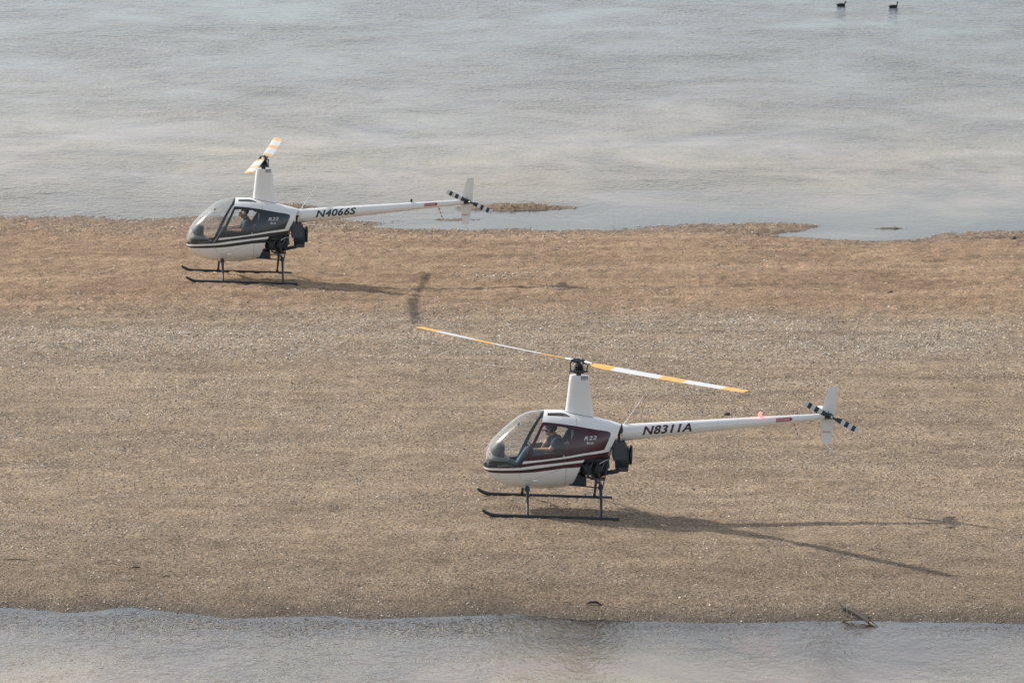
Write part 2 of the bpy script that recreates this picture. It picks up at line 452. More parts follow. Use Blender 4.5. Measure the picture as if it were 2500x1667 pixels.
# ------------------------------------------------------------------ shell and gravel litter (uncountable)
def shell_litter(N):
    x = rng.uniform(-13.8, 13.8, N); y = 100.2 + (147.2 - 100.2) * rng.random(N)
    keep = (np.abs(x) < y * .0828 + 1.8) & (rng.random(N) < litter(x, y))
    x = x[keep]; y = y[keep]; z = terrain(x, y)
    k = z > -.012
    x = x[k]; y = y[k]; z = z[k]; n = len(x)
    s = (.010 + .016 * rng.random(n) ** 2.0) * np.clip((y / 118) ** .8, .85, 1.3)
    big = rng.random(n) < .006; s[big] *= 1.4
    th = rng.uniform(0, 2 * np.pi, (n, 1)) + np.arange(5)[None, :] * 2 * np.pi / 5 + rng.uniform(-.35, .35, (n, 5))
    rad = s[:, None] * rng.uniform(.65, 1.3, (n, 5))
    el = rng.uniform(.55, 1.0, n); rot = rng.uniform(0, np.pi, n)
    a = np.cos(th) * rad; b = np.sin(th) * rad * el[:, None]
    vx = x[:, None] + a * np.cos(rot)[:, None] - b * np.sin(rot)[:, None]
    vy = y[:, None] + a * np.sin(rot)[:, None] + b * np.cos(rot)[:, None]
    tilt = rng.normal(0, .22, (n, 2))
    vz = z[:, None] + (vx - x[:, None]) * tilt[:, :1] + (vy - y[:, None]) * tilt[:, 1:] + .002
    top = np.stack([x + rng.normal(0, .25, n) * s, y + rng.normal(0, .25, n) * s, z + s * rng.uniform(.35, .85, n)], -1)
    V = np.empty((n, 6, 3), np.float32)
    V[:, :5, 0] = vx; V[:, :5, 1] = vy; V[:, :5, 2] = vz; V[:, 5] = top
    base = (np.arange(n) * 6)[:, None]
    T = np.concatenate([np.stack([base[:, 0] + i, base[:, 0] + (i + 1) % 5, base[:, 0] + 5], -1)[:, None] for i in range(5)], 1).reshape(-1, 3).astype(np.int32)
    pal = np.array([(.60, .555, .49), (.46, .39, .31), (.34, .27, .20), (.16, .125, .095), (.22, .17, .13), (.42, .35, .28), (.07, .06, .055)])
    br = np.clip(np.exp(-((y - 125.5) / 4.0) ** 2), 0, 1)
    for bx, by, lx, ly, hh in DRIFTS: br = br + hh * np.exp(-((x - bx) / lx) ** 2 - ((y - by) / ly) ** 2)
    br = np.clip(br, 0, 1.4)
    u = rng.random(n)
    pw = np.stack([.05 + .18 * br, .11 + 0 * br, .24 - .04 * br, .24 - .09 * br, .19 - .06 * br, .11 + 0 * br, .12 - .05 * br], -1); pw /= pw.sum(1, keepdims=True)
    idx = (u[:, None] > np.cumsum(pw, 1)).sum(1).clip(0, 6)
    cc = pal[idx] * rng.uniform(.8, 1.2, (n, 1))
    me = bpy.data.meshes.new('shell_litter')
    me.vertices.add(n * 6); me.vertices.foreach_set('co', V.ravel())
    me.loops.add(T.size); me.loops.foreach_set('vertex_index', T.ravel())
    me.polygons.add(len(T)); me.polygons.foreach_set('loop_start', np.arange(0, T.size, 3, dtype=np.int32))
    me.update(calc_edges=True)
    color_attr(me, 'tone', np.repeat(cc, 6, 0))
    m = bpy.data.materials.new('shell'); m.use_nodes = True
    b = m.node_tree.nodes['Principled BSDF']; at = m.node_tree.nodes.new('ShaderNodeAttribute'); at.attribute_name = 'tone'
    m.node_tree.links.new(at.outputs['Color'], b.inputs['Base Color']); b.inputs['Roughness'].default_value = .6
    o = link_mesh('shell_litter', me, None, [m])
    tag(o, 'broken white, tan and dark shells strewn over the sand bar', 'shells', kind='stuff')
shell_litter(490000)

# ================================================================== HELICOPTERS
# body stations: x, roof z, belly z, z of greatest width, half width
ST = np.array([
(-1.697,.765,.755,.760,.001),(-1.693,.815,.722,.765,.075),(-1.680,.875,.682,.780,.150),(-1.650,.985,.630,.800,.235),(-1.580,1.126,.558,.830,.335),
(-1.455,1.275,.475,.870,.435),(-1.277,1.452,.405,.910,.510),(-1.100,1.598,.373,.940,.545),(-.917,1.680,.363,.960,.562),(-.764,1.708,.363,.970,.568),
(-.550,1.728,.375,.980,.570),(-.395,1.728,.392,.990,.568),(-.286,1.719,.410,1.000,.562),(-.084,1.692,.460,1.030,.535),(.196,1.628,.640,1.120,.450),
(.383,1.592,.820,1.200,.365),(.539,1.558,.980,1.280,.280),(.690,1.515,1.150,1.340,.190)])
def pch(xs, ys, x):
    h = np.diff(xs); dl = np.diff(ys) / h
    m = np.zeros_like(ys); m[0] = dl[0]; m[-1] = dl[-1]
    for i in range(1, len(xs) - 1):
        if dl[i-1] * dl[i] > 0:
            w1 = 2*h[i] + h[i-1]; w2 = h[i] + 2*h[i-1]; m[i] = (w1 + w2) / (w1/dl[i-1] + w2/dl[i])
    x = np.asarray(x, float)
    i = np.clip(np.searchsorted(xs, x) - 1, 0, len(xs) - 2)
    t = (x - xs[i]) / h[i]
    return (2*t**3-3*t**2+1)*ys[i] + (t**3-2*t**2+t)*h[i]*m[i] + (-2*t**3+3*t**2)*ys[i+1] + (t**3-t**2)*h[i]*m[i+1]
def sec(x): return [pch(ST[:, 0], ST[:, k], x) for k in (1, 2, 3, 4)]
NU, NL = 2.25, 2.7
def half(x, z):
    zt, zb, zc, hw = sec(np.clip(x, -1.697, .69))
    q = np.where(z > zc, (z - zc) / (zt - zc), (zc - z) / (zc - zb)); n = np.where(z > zc, NU, NL)
    return hw * np.clip(1 - np.clip(q, 0, 1) ** n, 0, 1) ** (1 / n)
def on_side(x, z, s=-1, off=.003):
    return Vector((x, s * (float(half(x, z)) + off), z))

WS = [(-1.680,.723),(-1.653,.724),(-1.617,.726),(-1.515,.745),(-1.411,.759),(-1.276,.773),(-1.155,.786),(-1.070,.799),(-1.023,.911),(-.875,1.253),(-.719,1.569),(-.706,1.628),(-.693,1.675),(-.677,1.710),(-.672,1.80),(-1.80,1.80),(-1.80,.718)]
PANEL = [(-1.023,.911),(-.875,1.253),(-.719,1.569),(-.673,1.577),(-.612,1.575),(-.412,1.563),(-.119,1.530),(.210,1.474),(.422,1.441),(.462,1.428),(.484,1.402),(.482,1.369),(.378,1.124),(.017,1.078),(-.329,1.013),(-.703,.951)]
WIN = [(-.913,1.013),(-.807,1.276),(-.704,1.516),(-.681,1.532),(-.612,1.536),(-.474,1.534),(-.320,1.521),(-.227,1.506),(-.181,1.479),(-.160,1.425),(-.179,1.368),(-.253,1.233),(-.310,1.118),(-.340,1.098),(-.631,1.053)]
S2 = [(-1.048,.863),(-.702,.920),(-.328,.983),(.019,1.042),(.484,1.087),(.520,1.012),(.466,1.0),(.225,.985),(.033,.966),(-.325,.919),(-.806,.849),(-1.071,.798)]
S4 = [(-1.75,.700),(-1.668,.688),(-1.636,.686),(-1.528,.703),(-1.304,.731),(-1.084,.753),(-.849,.788),(-.323,.880),(.018,.921),(.03,.835),(-.018,.835),(-.320,.813),(-.846,.724),(-1.082,.698),(-1.301,.679),(-1.525,.656),(-1.612,.648),(-1.75,.650)]
DOOR = [(-.719,1.569),(-.875,1.253),(-1.023,.911),(-1.070,.799),(-1.088,.680),(-1.053,.597),(-.997,.571),(-.928,.564),(-.808,.604),(-.599,.700),(-.388,.788),(-.337,.845),(-.304,.971),(-.256,1.112),(-.119,1.530),(-.412,1.563),(-.612,1.575),(-.673,1.577)]
SKYL = [(-.618,1.705),(-.405,1.712),(-.313,1.704),(-.216,1.660),(-.409,1.671),(-.625,1.670)]
BAY = [(.033,.966),(.225,.985),(.466,1.0),(.475,1.104),(.532,1.227),(.614,1.391),(.640,1.461),(.677,1.53),(.80,1.7),(.80,.2),(-.20,.2),(-.157,.467),(-.033,.829),(.030,.955)]

def inside(px, pz, poly):
    r = np.zeros(len(px), bool); j = len(poly) - 1
    for i in range(len(poly)):
        xi, zi = poly[i]; xj, zj = poly[j]
        if zi != zj:
            r ^= ((zi > pz) != (zj > pz)) & (px < (xj - xi) * (pz - zi) / (zj - zi) + xi)
        j = i
    return r

def smooth_normals(V):
    x, y, z = np.clip(V[:, 0], -1.6965, .689), V[:, 1], V[:, 2]
    def g(x, y, z):
        zt, zb, zc, hw = sec(np.clip(x, -1.697, .69))
        up = z > zc; n = np.where(up, NU, NL); hz = np.where(up, zt - zc, zc - zb)
        return (np.abs(y) / np.maximum(hw, 1e-4)) ** n + (np.abs(z - zc) / np.maximum(hz, 1e-4)) ** n
    e = 2e-4
    G = np.stack([(g(x + e, y, z) - g(x - e, y, z)), (g(x, y + e, z) - g(x, y - e, z)), (g(x, y, z + e) - g(x, y, z - e))], -1)
    G[V[:, 0] < -1.694] = (-1, 0, 0)
    return G / np.maximum(np.linalg.norm(G, axis=1, keepdims=True), 1e-9)

def body_regions():
    """the whole body skin, cut along every paint and window edge; returns verts, faces and a region code for each face"""
    t = np.linspace(0, 1, 46) ** 2
    xs = np.concatenate([-1.697 + t * .25, np.arange(-1.43, .69, .03), [.69]])
    na = 44
    zt, zb, zc, hw = sec(xs)
    bm = bmesh.new(); rows = []
    for i in range(len(xs)):
        row = []
        for k in range(2 * na):
            q = -math.pi / 2 + math.pi * (k / na)
            c, s_ = math.cos(q), math.sin(q)
            n_ = NU if s_ >= 0 else NL
            hz = (zt[i] - zc[i]) if s_ >= 0 else (zc[i] - zb[i])
            yy = hw[i] * math.copysign(abs(c) ** (2 / n_), c)
            zz = zc[i] + hz * math.copysign(abs(s_) ** (2 / n_), s_)
            row.append(bm.verts.new((xs[i], -yy, zz)))
        rows.append(row)
    for i in range(len(xs) - 1):
        for k in range(2 * na):
            j = (k + 1) % (2 * na)
            bm.faces.new((rows[i][k], rows[i][j], rows[i+1][j], rows[i+1][k]))
    bm.faces.new(rows[0][::-1])
    for poly in (WS, PANEL, WIN, S2, S4, DOOR, SKYL, BAY):
        for i in range(len(poly)):
            (x0, z0), (x1, z1) = poly[i], poly[(i + 1) % len(poly)]
            nx, nz = z1 - z0, -(x1 - x0); l = math.hypot(nx, nz)
            if l < 1e-6: continue
            lo_x, hi_x, lo_z, hi_z = min(x0, x1) - .004, max(x0, x1) + .004, min(z0, z1) - .004, max(z0, z1) + .004
            fs = []
            for f in bm.faces:
                xx = [v.co.x for v in f.verts]; zz = [v.co.z for v in f.verts]
                if max(xx) >= lo_x and min(xx) <= hi_x and max(zz) >= lo_z and min(zz) <= hi_z: fs.append(f)
            g = set(fs)
            for f in fs: g.update(f.edges); g.update(f.verts)
            bmesh.ops.bisect_plane(bm, geom=list(g), dist=1e-5, plane_co=(x0, 0, z0), plane_no=(nx / l, 0, nz / l))
    # split the windscreen along its centre bar
    for yy in (-.012, .012):
        bmesh.ops.bisect_plane(bm, geom=list(bm.verts) + list(bm.edges) + list(bm.faces), dist=1e-5, plane_co=(0, yy, 0), plane_no=(0, 1, 0))
    bmesh.ops.recalc_face_normals(bm, faces=bm.faces)
    bm.normal_update()
    mid = max(bm.faces, key=lambda f: f.calc_center_median().z)
    if mid.normal.z < 0:
        bmesh.ops.reverse_faces(bm, faces=bm.faces); bm.normal_update()
    bm.verts.index_update()
    V = np.array([v.co[:] for v in bm.verts]); N = smooth_normals(V)
    F = [[v.index for v in f.verts] for f in bm.faces]
    ctr = np.array([f.calc_center_median()[:] for f in bm.faces])
    bm.free()
    x, y, z = ctr.T
    code = np.zeros(len(F), int)                       # 0 white skin
    side = np.where(y < 0, 0, 1)
    inws = inside(x, z, WS); inpan = inside(x, z, PANEL); inwin = inside(x, z, WIN)
    stripe = inside(x, z, S2) | inside(x, z, S4) | inpan
    reg = {}
    bay = inside(x, z, BAY)
    indoor = inside(x, z, DOOR)
    skyl = inside(x, z, SKYL)
    bar = inws & (np.abs(y) <= .012) & (z > .9)
    reg['bar'] = bar
    reg['screen'] = [inws & ~bar & (side == s_) for s_ in (0, 1)]
    reg['window'] = [inwin & ~inws & (side == s_) for s_ in (0, 1)]
    reg['skylight'] = [skyl & (side == s_) & ~inws for s_ in (0, 1)]
    used = inws | inwin | bay | skyl
    reg['door'] = [indoor & ~used & (side == s_) for s_ in (0, 1)]
    reg['panel'] = [inpan & ~indoor & ~used & (side == s_) for s_ in (0, 1)]
    used = used | indoor | (inpan & ~used)
    reg['skin'] = ~used
    reg['stripe'] = stripe
    return V, N, F, ctr, reg

BODY = body_regions()

def skin_part(name, mask, mats, parent, code=None, off=0.0, thick=0.0):
    """a piece of the body skin as its own mesh; thick > 0 adds an inner face and a rim"""
    V, N, F, ctr, reg = BODY
    idx = np.nonzero(mask)[0]
    used = sorted({v for i in idx for v in F[i]}); mp = {v: k for k, v in enumerate(used)}
    vs = [tuple(V[v] + N[v] * off) for v in used]
    fs = [[mp[v] for v in F[i]] for i in idx]
    mi = [int(code[i]) if code is not None else 0 for i in idx]
    nrm = [tuple(N[v]) for v in used]
    nn = len(vs)
    if thick > 0:
        ed = {}
        for f in fs:
            for a, b in zip(f, f[1:] + f[:1]): ed[(a, b)] = ed.get((a, b), 0) + 1
        rim = [(a, b) for (a, b) in ed if (b, a) not in ed]
        vs += [tuple(V[v] + N[v] * (off - thick)) for v in used]
        base = len(fs)
        last = len(mats) - 1
        fs = fs + [[v + nn for v in f[::-1]] for f in fs[:base]] + [[b, a, a + nn, b + nn] for a, b in rim]
        mi = mi + [last] * base + [last] * len(rim)
    me = bpy.data.meshes.new(name)
    me.from_pydata(vs, [], fs)
    me.polygons.foreach_set('material_index', mi)
    me.polygons.foreach_set('use_smooth', [True] * len(fs))
    if thick <= 0:
        me.normals_split_custom_set_from_vertices(nrm)
    else:
        me.normals_split_custom_set_from_vertices(nrm + [(-a, -b, -c_) for a, b, c_ in nrm])
    return link_mesh(name, me, parent, mats)

# text as flat mesh: returns bmesh in (u, v) with u along the line, v up
def text_bm(body, height, shear=.25, bold=.0, width=None, cuts=.02):
    cu = bpy.data.curves.new('t', 'FONT'); cu.body = body; cu.size = 1.0; cu.shear = shear; cu.offset = bold; cu.resolution_u = 4
    cu.fill_mode = 'FRONT'; cu.space_character = 1.08
    o = bpy.data.objects.new('t', cu); col.objects.link(o)
    dg = bpy.context.evaluated_depsgraph_get(); dg.update()
    me = bpy.data.meshes.new_from_object(o.evaluated_get(dg))
    bm = bmesh.new(); bm.from_mesh(me)
    bpy.data.objects.remove(o); bpy.data.curves.remove(cu); bpy.data.meshes.remove(me)
    xs = [v.co.x for v in bm.verts]; ys = [v.co.y for v in bm.verts]
    x0, x1, y0, y1 = min(xs), max(xs), min(ys), max(ys)
    sy = height / (y1 - y0); sx = (width / (x1 - x0)) if width else sy
    for v in bm.verts: v.co = Vector(((v.co.x - x0) * sx, (v.co.y - y0) * sy, 0))
    k = cuts
    while k < height:
        bmesh.ops.bisect_plane(bm, geom=list(bm.verts) + list(bm.edges) + list(bm.faces), dist=1e-6, plane_co=(0, k, 0), plane_no=(0, 1, 0)); k += cuts
    w = width or (x1 - x0) * sy; k = cuts * 2
    while k < w:
        bmesh.ops.bisect_plane(bm, geom=list(bm.verts) + list(bm.edges) + list(bm.faces), dist=1e-6, plane_co=(k, 0, 0), plane_no=(1, 0, 0)); k += cuts * 2
    return bm
def bm_obj(bm, fn, name, m, parent):
    for v in bm.verts: v.co = fn(v.co.x, v.co.y)
    me = bpy.data.meshes.new(name); bm.to_mesh(me); bm.free()
    return link_mesh(name, me, parent, [m])

# boom axis and radius
B0, B1 = Vector((.69, 0, 1.372)), Vector((4.23, 0, 1.776))
def boom_c(x):
    t = (x - B0.x) / (B1.x - B0.x); return B0.lerp(B1, t), .148 + (.052 - .148) * t
def on_boom(x, z, s=-1, off=.004):
    c_, r_ = boom_c(x)
    q = max(-.97, min(.97, (z - c_.z) / r_))
    return Vector((x, s * (r_ + off) * math.sqrt(1 - q * q), c_.z + (r_ + off) * q))

# ---- shared materials
M_white = mat('white_paint', (.78, .78, .77), .28, coat=.35, var=.09, vscale=2.2)
M_black = mat('black_metal', (.020, .029, .038), .42, var=.25, vscale=12, bump=.1)  # black lifted towards blue: aerial haze is put into the colour
M_dark = mat('dark_trim', (.022, .027, .033), .7, var=.2)
M_engine = mat('engine_grey', (.030, .040, .050), .55, metal=.3, var=.5, vscale=25, bump=.4)
M_duct = mat('duct_grey', (.050, .064, .078), .5, var=.2, vscale=8)
M_alu = mat('bare_metal', (.55, .56, .57), .35, metal=.9, var=.2, vscale=30)
M_copper = mat('hot_pipe', (.13, .085, .06), .5, metal=.6, var=.4, vscale=20)
M_yellow = mat('yellow_paint', (.80, .40, .055), .35, var=.06)
M_bladew = mat('blade_white', (.62, .63, .635), .35, var=.06)
M_red = mat('red_paint', (.42, .015, .035), .4)
M_glass = glass_mat('acrylic', film=.022)
M_tint = glass_mat('tinted_acrylic', (.42, .46, .47), film=.06)
M_seat = mat('seat_cloth', (.03, .034, .04), .85, var=.25, vscale=15)
M_lining = mat('cabin_lining', (.028, .033, .04), .8)
M_console = mat('console_shell', (.22, .23, .23), .6, var=.1)
M_rubber = mat('rubber', (.02, .02, .02), .8)
M_seam = mat('panel_gap', (.10, .10, .10), .9)
M_beacon_on = mat('lit_beacon', (.8, .1, .06), .3, emit=(1.0, .11, .08), estr=3.2)
M_beacon_hot = mat('beacon_flash_tube', (1, .8, .7), .3, emit=(1.0, .75, .55), estr=14)
M_beacon_off = mat('dark_beacon', (.03, .012, .012), .2, coat=.5)
M_warm = mat('white_cap', (.8, .8, .78), .4)

def seam(pts, parent, s=-1, w=.004, name='panel_seam'):
    mb = MB()
    P = []
    for a, b in zip(pts[:-1], pts[1:]):
        n = max(2, int(math.hypot(b[0] - a[0], b[1] - a[1]) / .03))
        for k in range(n): P.append((a[0] + (b[0] - a[0]) * k / n, a[1] + (b[1] - a[1]) * k / n))
    P.append(pts[-1])
    P = [on_side(x, z, s, .0005) for x, z in P]
    mb.tube(P, w * .5, 5)
    return mb.build(name, M_seam, parent)

def wing(mb, p0, p1, c0, c1, cdir, ndir, th=.12, n=10, m=0, seg=None):
    """lifting surface between two span points: chord c0..c1 along cdir, thickness along ndir"""
    pr = []
    for k in range(n + 1):
        u = .5 - .5 * math.cos(math.pi * k / n)
        pr.append((u, 2.6 * th * (.2969 * math.sqrt(u) - .126 * u - .3516 * u * u + .2843 * u ** 3 - .1036 * u ** 4) * 1.9))
    loop = pr + [(u, -t) for u, t in pr[-2:0:-1]]
    vs = []
    for p, c in ((p0, c0), (p1, c1)):
        for u, t in loop: vs.append(Vector(p) + cdir * (u * c) + ndir * (t * c))
    L = len(loop)
    fs = [(i, (i + 1) % L, L + (i + 1) % L, L + i) for i in range(L)] + [tuple(range(L - 1, -1, -1)), tuple(range(L, 2 * L))]
    mb.add(vs, fs, m)

def helicopter(loc, rot, paint, letters, label, blade_ang, tail_ang, beacon_on, collar_paint):
    H = empty('helicopter', loc, rot)
    tag(H, label, 'helicopter', 'two-seat helicopters standing on the sand bar')
    V, N, F, ctr, reg = BODY
    st = reg['stripe'].astype(int)
    # ---- painted skin and cabin
    fus = skin_part('fuselage', reg['skin'], [M_white, paint, M_lining], H, st, thick=.012)
    for s_ in (0, 1):
        sg = -1 if s_ == 0 else 1
        skin_part('windscreen', reg['screen'][s_], [M_glass], H)
        dr = skin_part('door', reg['door'][s_], [M_white, paint, M_lining], H, st, off=.002, thick=.03)
        skin_part('window', reg['window'][s_], [M_glass], dr, off=-.004)
        mb = MB(); mb.ball(on_side(-.33, 1.03, sg, .004), (.016, .008, .016), 10); mb.build('latch', M_alu, dr)
        mb = MB(); mb.tube([on_side(-.36, 1.035, sg, .012), on_side(-.50, 1.02, sg, .012)], .006, 6); mb.build('handle', M_dark, dr)
        seam(DOOR[3:13], dr, sg, name='door_gap')
        pn = skin_part('side_panel', reg['panel'][s_], [M_white, paint, M_lining], H, st, off=.0, thick=.01)
        skin_part('roof_window', reg['skylight'][s_], [M_tint], H, off=-.002)
        # model lettering
        def put(text, x, z, wid, hgt, ang):
            bm = text_bm(text, hgt, .22, .014, wid, .012)
            flip = sg > 0
            def fn(u, v):
                uu = (wid - u) if flip else u
                if flip: v2 = v
                else: v2 = v
                px = x + uu * math.cos(ang) ; pz = z + v2 + uu * math.sin(ang)
                return on_side(px, pz, sg, .005)
            bm_obj(bm, fn, 'lettering', M_bladew, pn)
        put('R22', .012, 1.300, .222, .066, .055)
        put('Beta', .058, 1.232, .122, .044, .06)
        seam([(-.279, .822), (-.277, .480)], fus, sg)
        seam([(-.146, 1.697), (-.123, 1.638), (-.119, 1.540)], fus, sg)
        for zz in (.79, .66, .53):
            mb = MB(); mb.ball(on_side(-.278, zz, sg, .0), .007, 8); mb.build('fastener', M_seam, fus)
    mb = MB()
    skin_part('windscreen_bar', reg['bar'], [M_white], H, off=.003, thick=.012)
    # lower glass lip
    # fresh air scoop on the tub
    for sg in (-1, 1):
        a = on_side(-.845, .558, sg, .012); b = on_side(-.765, .566, sg, -.004)
        mb = MB(); mb.tube([a, (a + b) / 2 + Vector((0, sg * .006, 0)), b], [.020, .021, .014], 12); sc = mb.build('air_scoop', M_white, H)
        mb = MB(); mb.tube([a + Vector((-.003, 0, 0)), a + Vector((.004, 0, 0))], .016, 12); mb.build('scoop_mouth', M_dark, sc)
        # fuel drain / lamp on the stripe
        mb = MB(); mb.ball(on_side(-.16, .885, sg, .004), (.016, .01, .016), 10); mb.build('filler_cap', M_dark, H)
        mb = MB(); mb.box(on_side(-.93, .43, sg, -.02), (.11, .05, .03), m=0, bev=.008); mb.build('strut_fairing', M_white, H)
    # firewall, floor, bulkhead
    mb = MB()
    ring = []
    for t in np.linspace(0, 1, 12):
        z = .46 + t * (.97 - .46); x = -.157 + (z - .467) / (.966 - .467) * .19 - .012; w = float(half(x, z)) - .014
        ring.append((x, w, z))
    vs = [(x, -w, z) for x, w, z in ring] + [(x, w, z) for x, w, z in ring]; n_ = len(ring)
    mb.add(vs, [(i, i + 1, n_ + i + 1, n_ + i) for i in range(n_ - 1)])
    mb.build('firewall', M_engine, H)
    mb = MB()      # cabin floor
    xs = np.linspace(-1.60, -.2, 22); z = .60
    ws = [float(half(x, z)) - .015 for x in xs]
    n_ = len(xs)
    mb.add([(x, -w, z) for x, w in zip(xs, ws)] + [(x, w, z) for x, w in zip(xs, ws)], [(i, i + 1, n_ + i + 1, n_ + i) for i in range(n_ - 1)])
    mb.build('cabin_floor', M_dark, H)
    mb = MB()      # seat bulkhead behind the seats
    prof = [(-.16, .62), (-.12, .95), (-.10, 1.12)]
    vs = []; fs = []
    for x, z in prof:
        w = float(half(x, z)) - .02; vs += [(x, -w, z), (x, w, z)]
    mb.add(vs, [(0, 1, 3, 2), (2, 3, 5, 4)]); mb.build('bulkhead', M_lining, H)
    for sy in (-.265, .265):
        mb = MB()
        mb.box((-.50, sy, .70), (.44, .46, .15), (0, .10, 0), bev=.03)
        mb.box((-.255, sy, .90), (.09, .44, .42), (0, .22, 0), bev=.03)
        seat = mb.build('seat', M_seat, H)
        mb = MB(); mb.tube([(-.20, sy - .10, 1.12), (-.26, sy - .12, 1.00), (-.36, sy - .13, .80)], .018, 6, squash=.25); mb.build('harness', M_console, seat)
        mb = MB(); mb.tube([(-.20, sy + .10, 1.12), (-.26, sy + .12, 1.00), (-.36, sy + .13, .80)], .018, 6, squash=.25); mb.build('harness', M_console, seat)
    # tubes behind the rear window and mast housing inside the cabin
    mb = MB(); mb.tube([(-.12, .0, 1.66), (-.13, .0, 1.10)], .055, 12); mb.build('mast_tunnel', M_console, H)
    for sg in (-1, 1):
        mb = MB(); mb.tube([(-.13, sg * .10, 1.60), (-.10, sg * .42, 1.30)], .012, 8); mb.tube([(-.13, sg * .05, 1.40), (-.30, sg * .40, 1.50)], .010, 8); mb.build('roof_brace', M_black, H)
    # instrument console, pod and T-bar cyclic
    mb = MB()
    pod = [(-1.60, .80), (-1.54, .90), (-1.34, .90), (-1.14, .875), (-1.13, .80)]
    mb.box((-1.42, 0, .85), (.34, .46, .10), (0, .05, 0), bev=.04)
    cons = mb.build('instrument_console', M_console, H)
    mb = MB(); mb.ball((-1.45, 0, 1.01), (.125, .21, .125), 18); 
    hood = mb.build('panel_hood', M_dark, cons)
    mb = MB(); mb.prism([(-1.335, .905), (-1.345, 1.115), (-1.38, 1.115), (-1.40, .905)], -.19, .19); mb.build('instrument_face', M_dark, cons)
    mb = MB(); mb.prism([(-1.585, .63), (-1.62, .74), (-1.60, .825), (-1.34, .845), (-1.13, .78), (-1.10, .63)], -.24, .24); mb.build('console_base', M_dark, cons)
    mb = MB(); mb.prism([(-1.44, .62), (-1.46, .775), (-1.25, .80), (-1.12, .74), (-1.08, .62)], -.40, .40); mb.build('footwell', M_dark, cons)
    for k, (yy, zz) in enumerate([(-.11, 1.05), (0, 1.05), (.11, 1.05), (-.11, .96), (0, .96), (.11, .96)]):
        mb = MB(); mb.tube([(-1.338, yy, zz), (-1.330, yy, zz)], .036, 14); mb.build('gauge', M_console, cons)
    mb = MB()
    mb.tube([(-.88, 0, .62), (-.93, 0, .90), (-.90, 0, 1.10)], .016, 8)
    mb.tube([(-.90, -.24, 1.12), (-.90, .0, 1.11), (-.90, .24, 1.12)], .014, 8)
    for sg in (-1, 1): mb.tube([(-.90, sg * .24, 1.12), (-.875, sg * .25, 1.06), (-.86, sg * .25, 1.00)], [.014, .018, .018], 8)
    mb.build('cyclic_stick', M_dark, H)
    mb = MB(); mb.box((-1.10, .02, 1.455), (.03, .07, .05), (0, .3, 0), bev=.008); mb.build('compass', M_dark, H)
    # ---- mast fairing
    mb = MB(); zs = [1.58, 1.66, 1.75, 1.9, 2.1, 2.25, 2.33, 2.36]
    lv = []
    for z in zs:
        t = (z - 1.65) / (2.36 - 1.65)
        f = -.31 + t * .056; b_ = .192 - t * .112; w = .115 - .025 * t
        if z > 2.34: f += .008; b_ -= .008; w -= .008
        ringv = []
        for k in range(32):
            q = 2 * math.pi * k / 32
            cx = (f + b_) / 2; u = math.cos(q)
            yy = w * math.sin(q) * (1 - .28 * u) 
            ringv.append((cx + (b_ - f) / 2 * math.copysign(abs(u) ** .92, u), yy, z))
        lv.append(ringv)
    vs = [p for r_ in lv for p in r_]; n_ = 32
    fs = [(i * n_ + k, i * n_ + (k + 1) % n_, (i + 1) * n_ + (k + 1) % n_, (i + 1) * n_ + k) for i in range(len(lv) - 1) for k in range(n_)]
    fs.append(tuple((len(lv) - 1) * n_ + k for k in range(n_)))
    mb.add(vs, fs)
    fair = mb.build('mast_fairing', M_white, H)
    for k in range(5):
        for sg in (-1, 1):
            x = -.048 + k * .024
            t = (2.315 - 1.65) / .71; f = -.31 + t * .056; b_ = .192 - t * .112; w = .115 - .025 * t
            u = max(-1, min(1, (x - (f + b_) / 2) / ((b_ - f) / 2)))
            yy = w * math.sqrt(max(0, 1 - u * u)) * (1 - .28 * u)
            mb = MB(); mb.box((x, sg * (yy - .001), 2.316), (.0125, .016, .070), (0, 0, 0), bev=.003); mb.build('louver', M_dark, fair)
    # dark joint line where the fairing meets the cowling
    mb = MB(); P = []
    for k in range(25):
        q = math.pi * 2 * k / 24
        x = -.06 + .252 * math.cos(q); yy = .118 * math.sin(q) * (1 - .28 * math.cos(q))
        zt, zb, zc, hw = [float(a) for a in sec(x)]
        zz = zc + (zt - zc) * (1 - min(1, abs(yy) / hw) ** NU) ** (1 / NU)
        P.append((x, yy, zz + .001))
    mb.tube(P, .005, 5, cap=False); mb.build('fairing_gap', M_seam, fair)
    mb = MB(); mb.box((.055, -.145, 1.628), (.05, .03, .02), (0, .2, 0), bev=.006); mb.build('vent', M_white, fair)
    # ---- rotor head
    mx = -.10
    mb = MB()
    mb.lathe([(.045, 2.30), (.045, 2.40), (.10, 2.40), (.11, 2.43), (.10, 2.455), (.075, 2.465), (.095, 2.485), (.070, 2.50), (.085, 2.52), (.055, 2.54), (.045, 2.60)], (mx, 0, 0), 'z', 20)
    mast = mb.build('rotor_mast', M_black, H)
    ca, sa = math.cos(blade_ang), math.sin(blade_ang)
    def bl(r_, t, z): return Vector((mx + ca * r_ - sa * t, sa * r_ + ca * t, z))
    mb = MB()
    mb.box((mx, 0, 2.600), (.25, .11, .075), (0, 0, blade_ang), bev=.02)
    mb.tube([bl(0, -.085, 2.60), bl(0, .085, 2.60)], .020, 12)
    mb.tube([bl(.13, -.075, 2.595), bl(.13, .075, 2.595)], .024, 12)
    mb.tube([bl(-.13, -.075, 2.595), bl(-.13, .075, 2.595)], .024, 12)
    mb.box(tuple(bl(0, 0, 2.640)), (.17, .03, .016), (0, 0, blade_ang), bev=.004)
    hub = mb.build('rotor_hub', M_black, H)
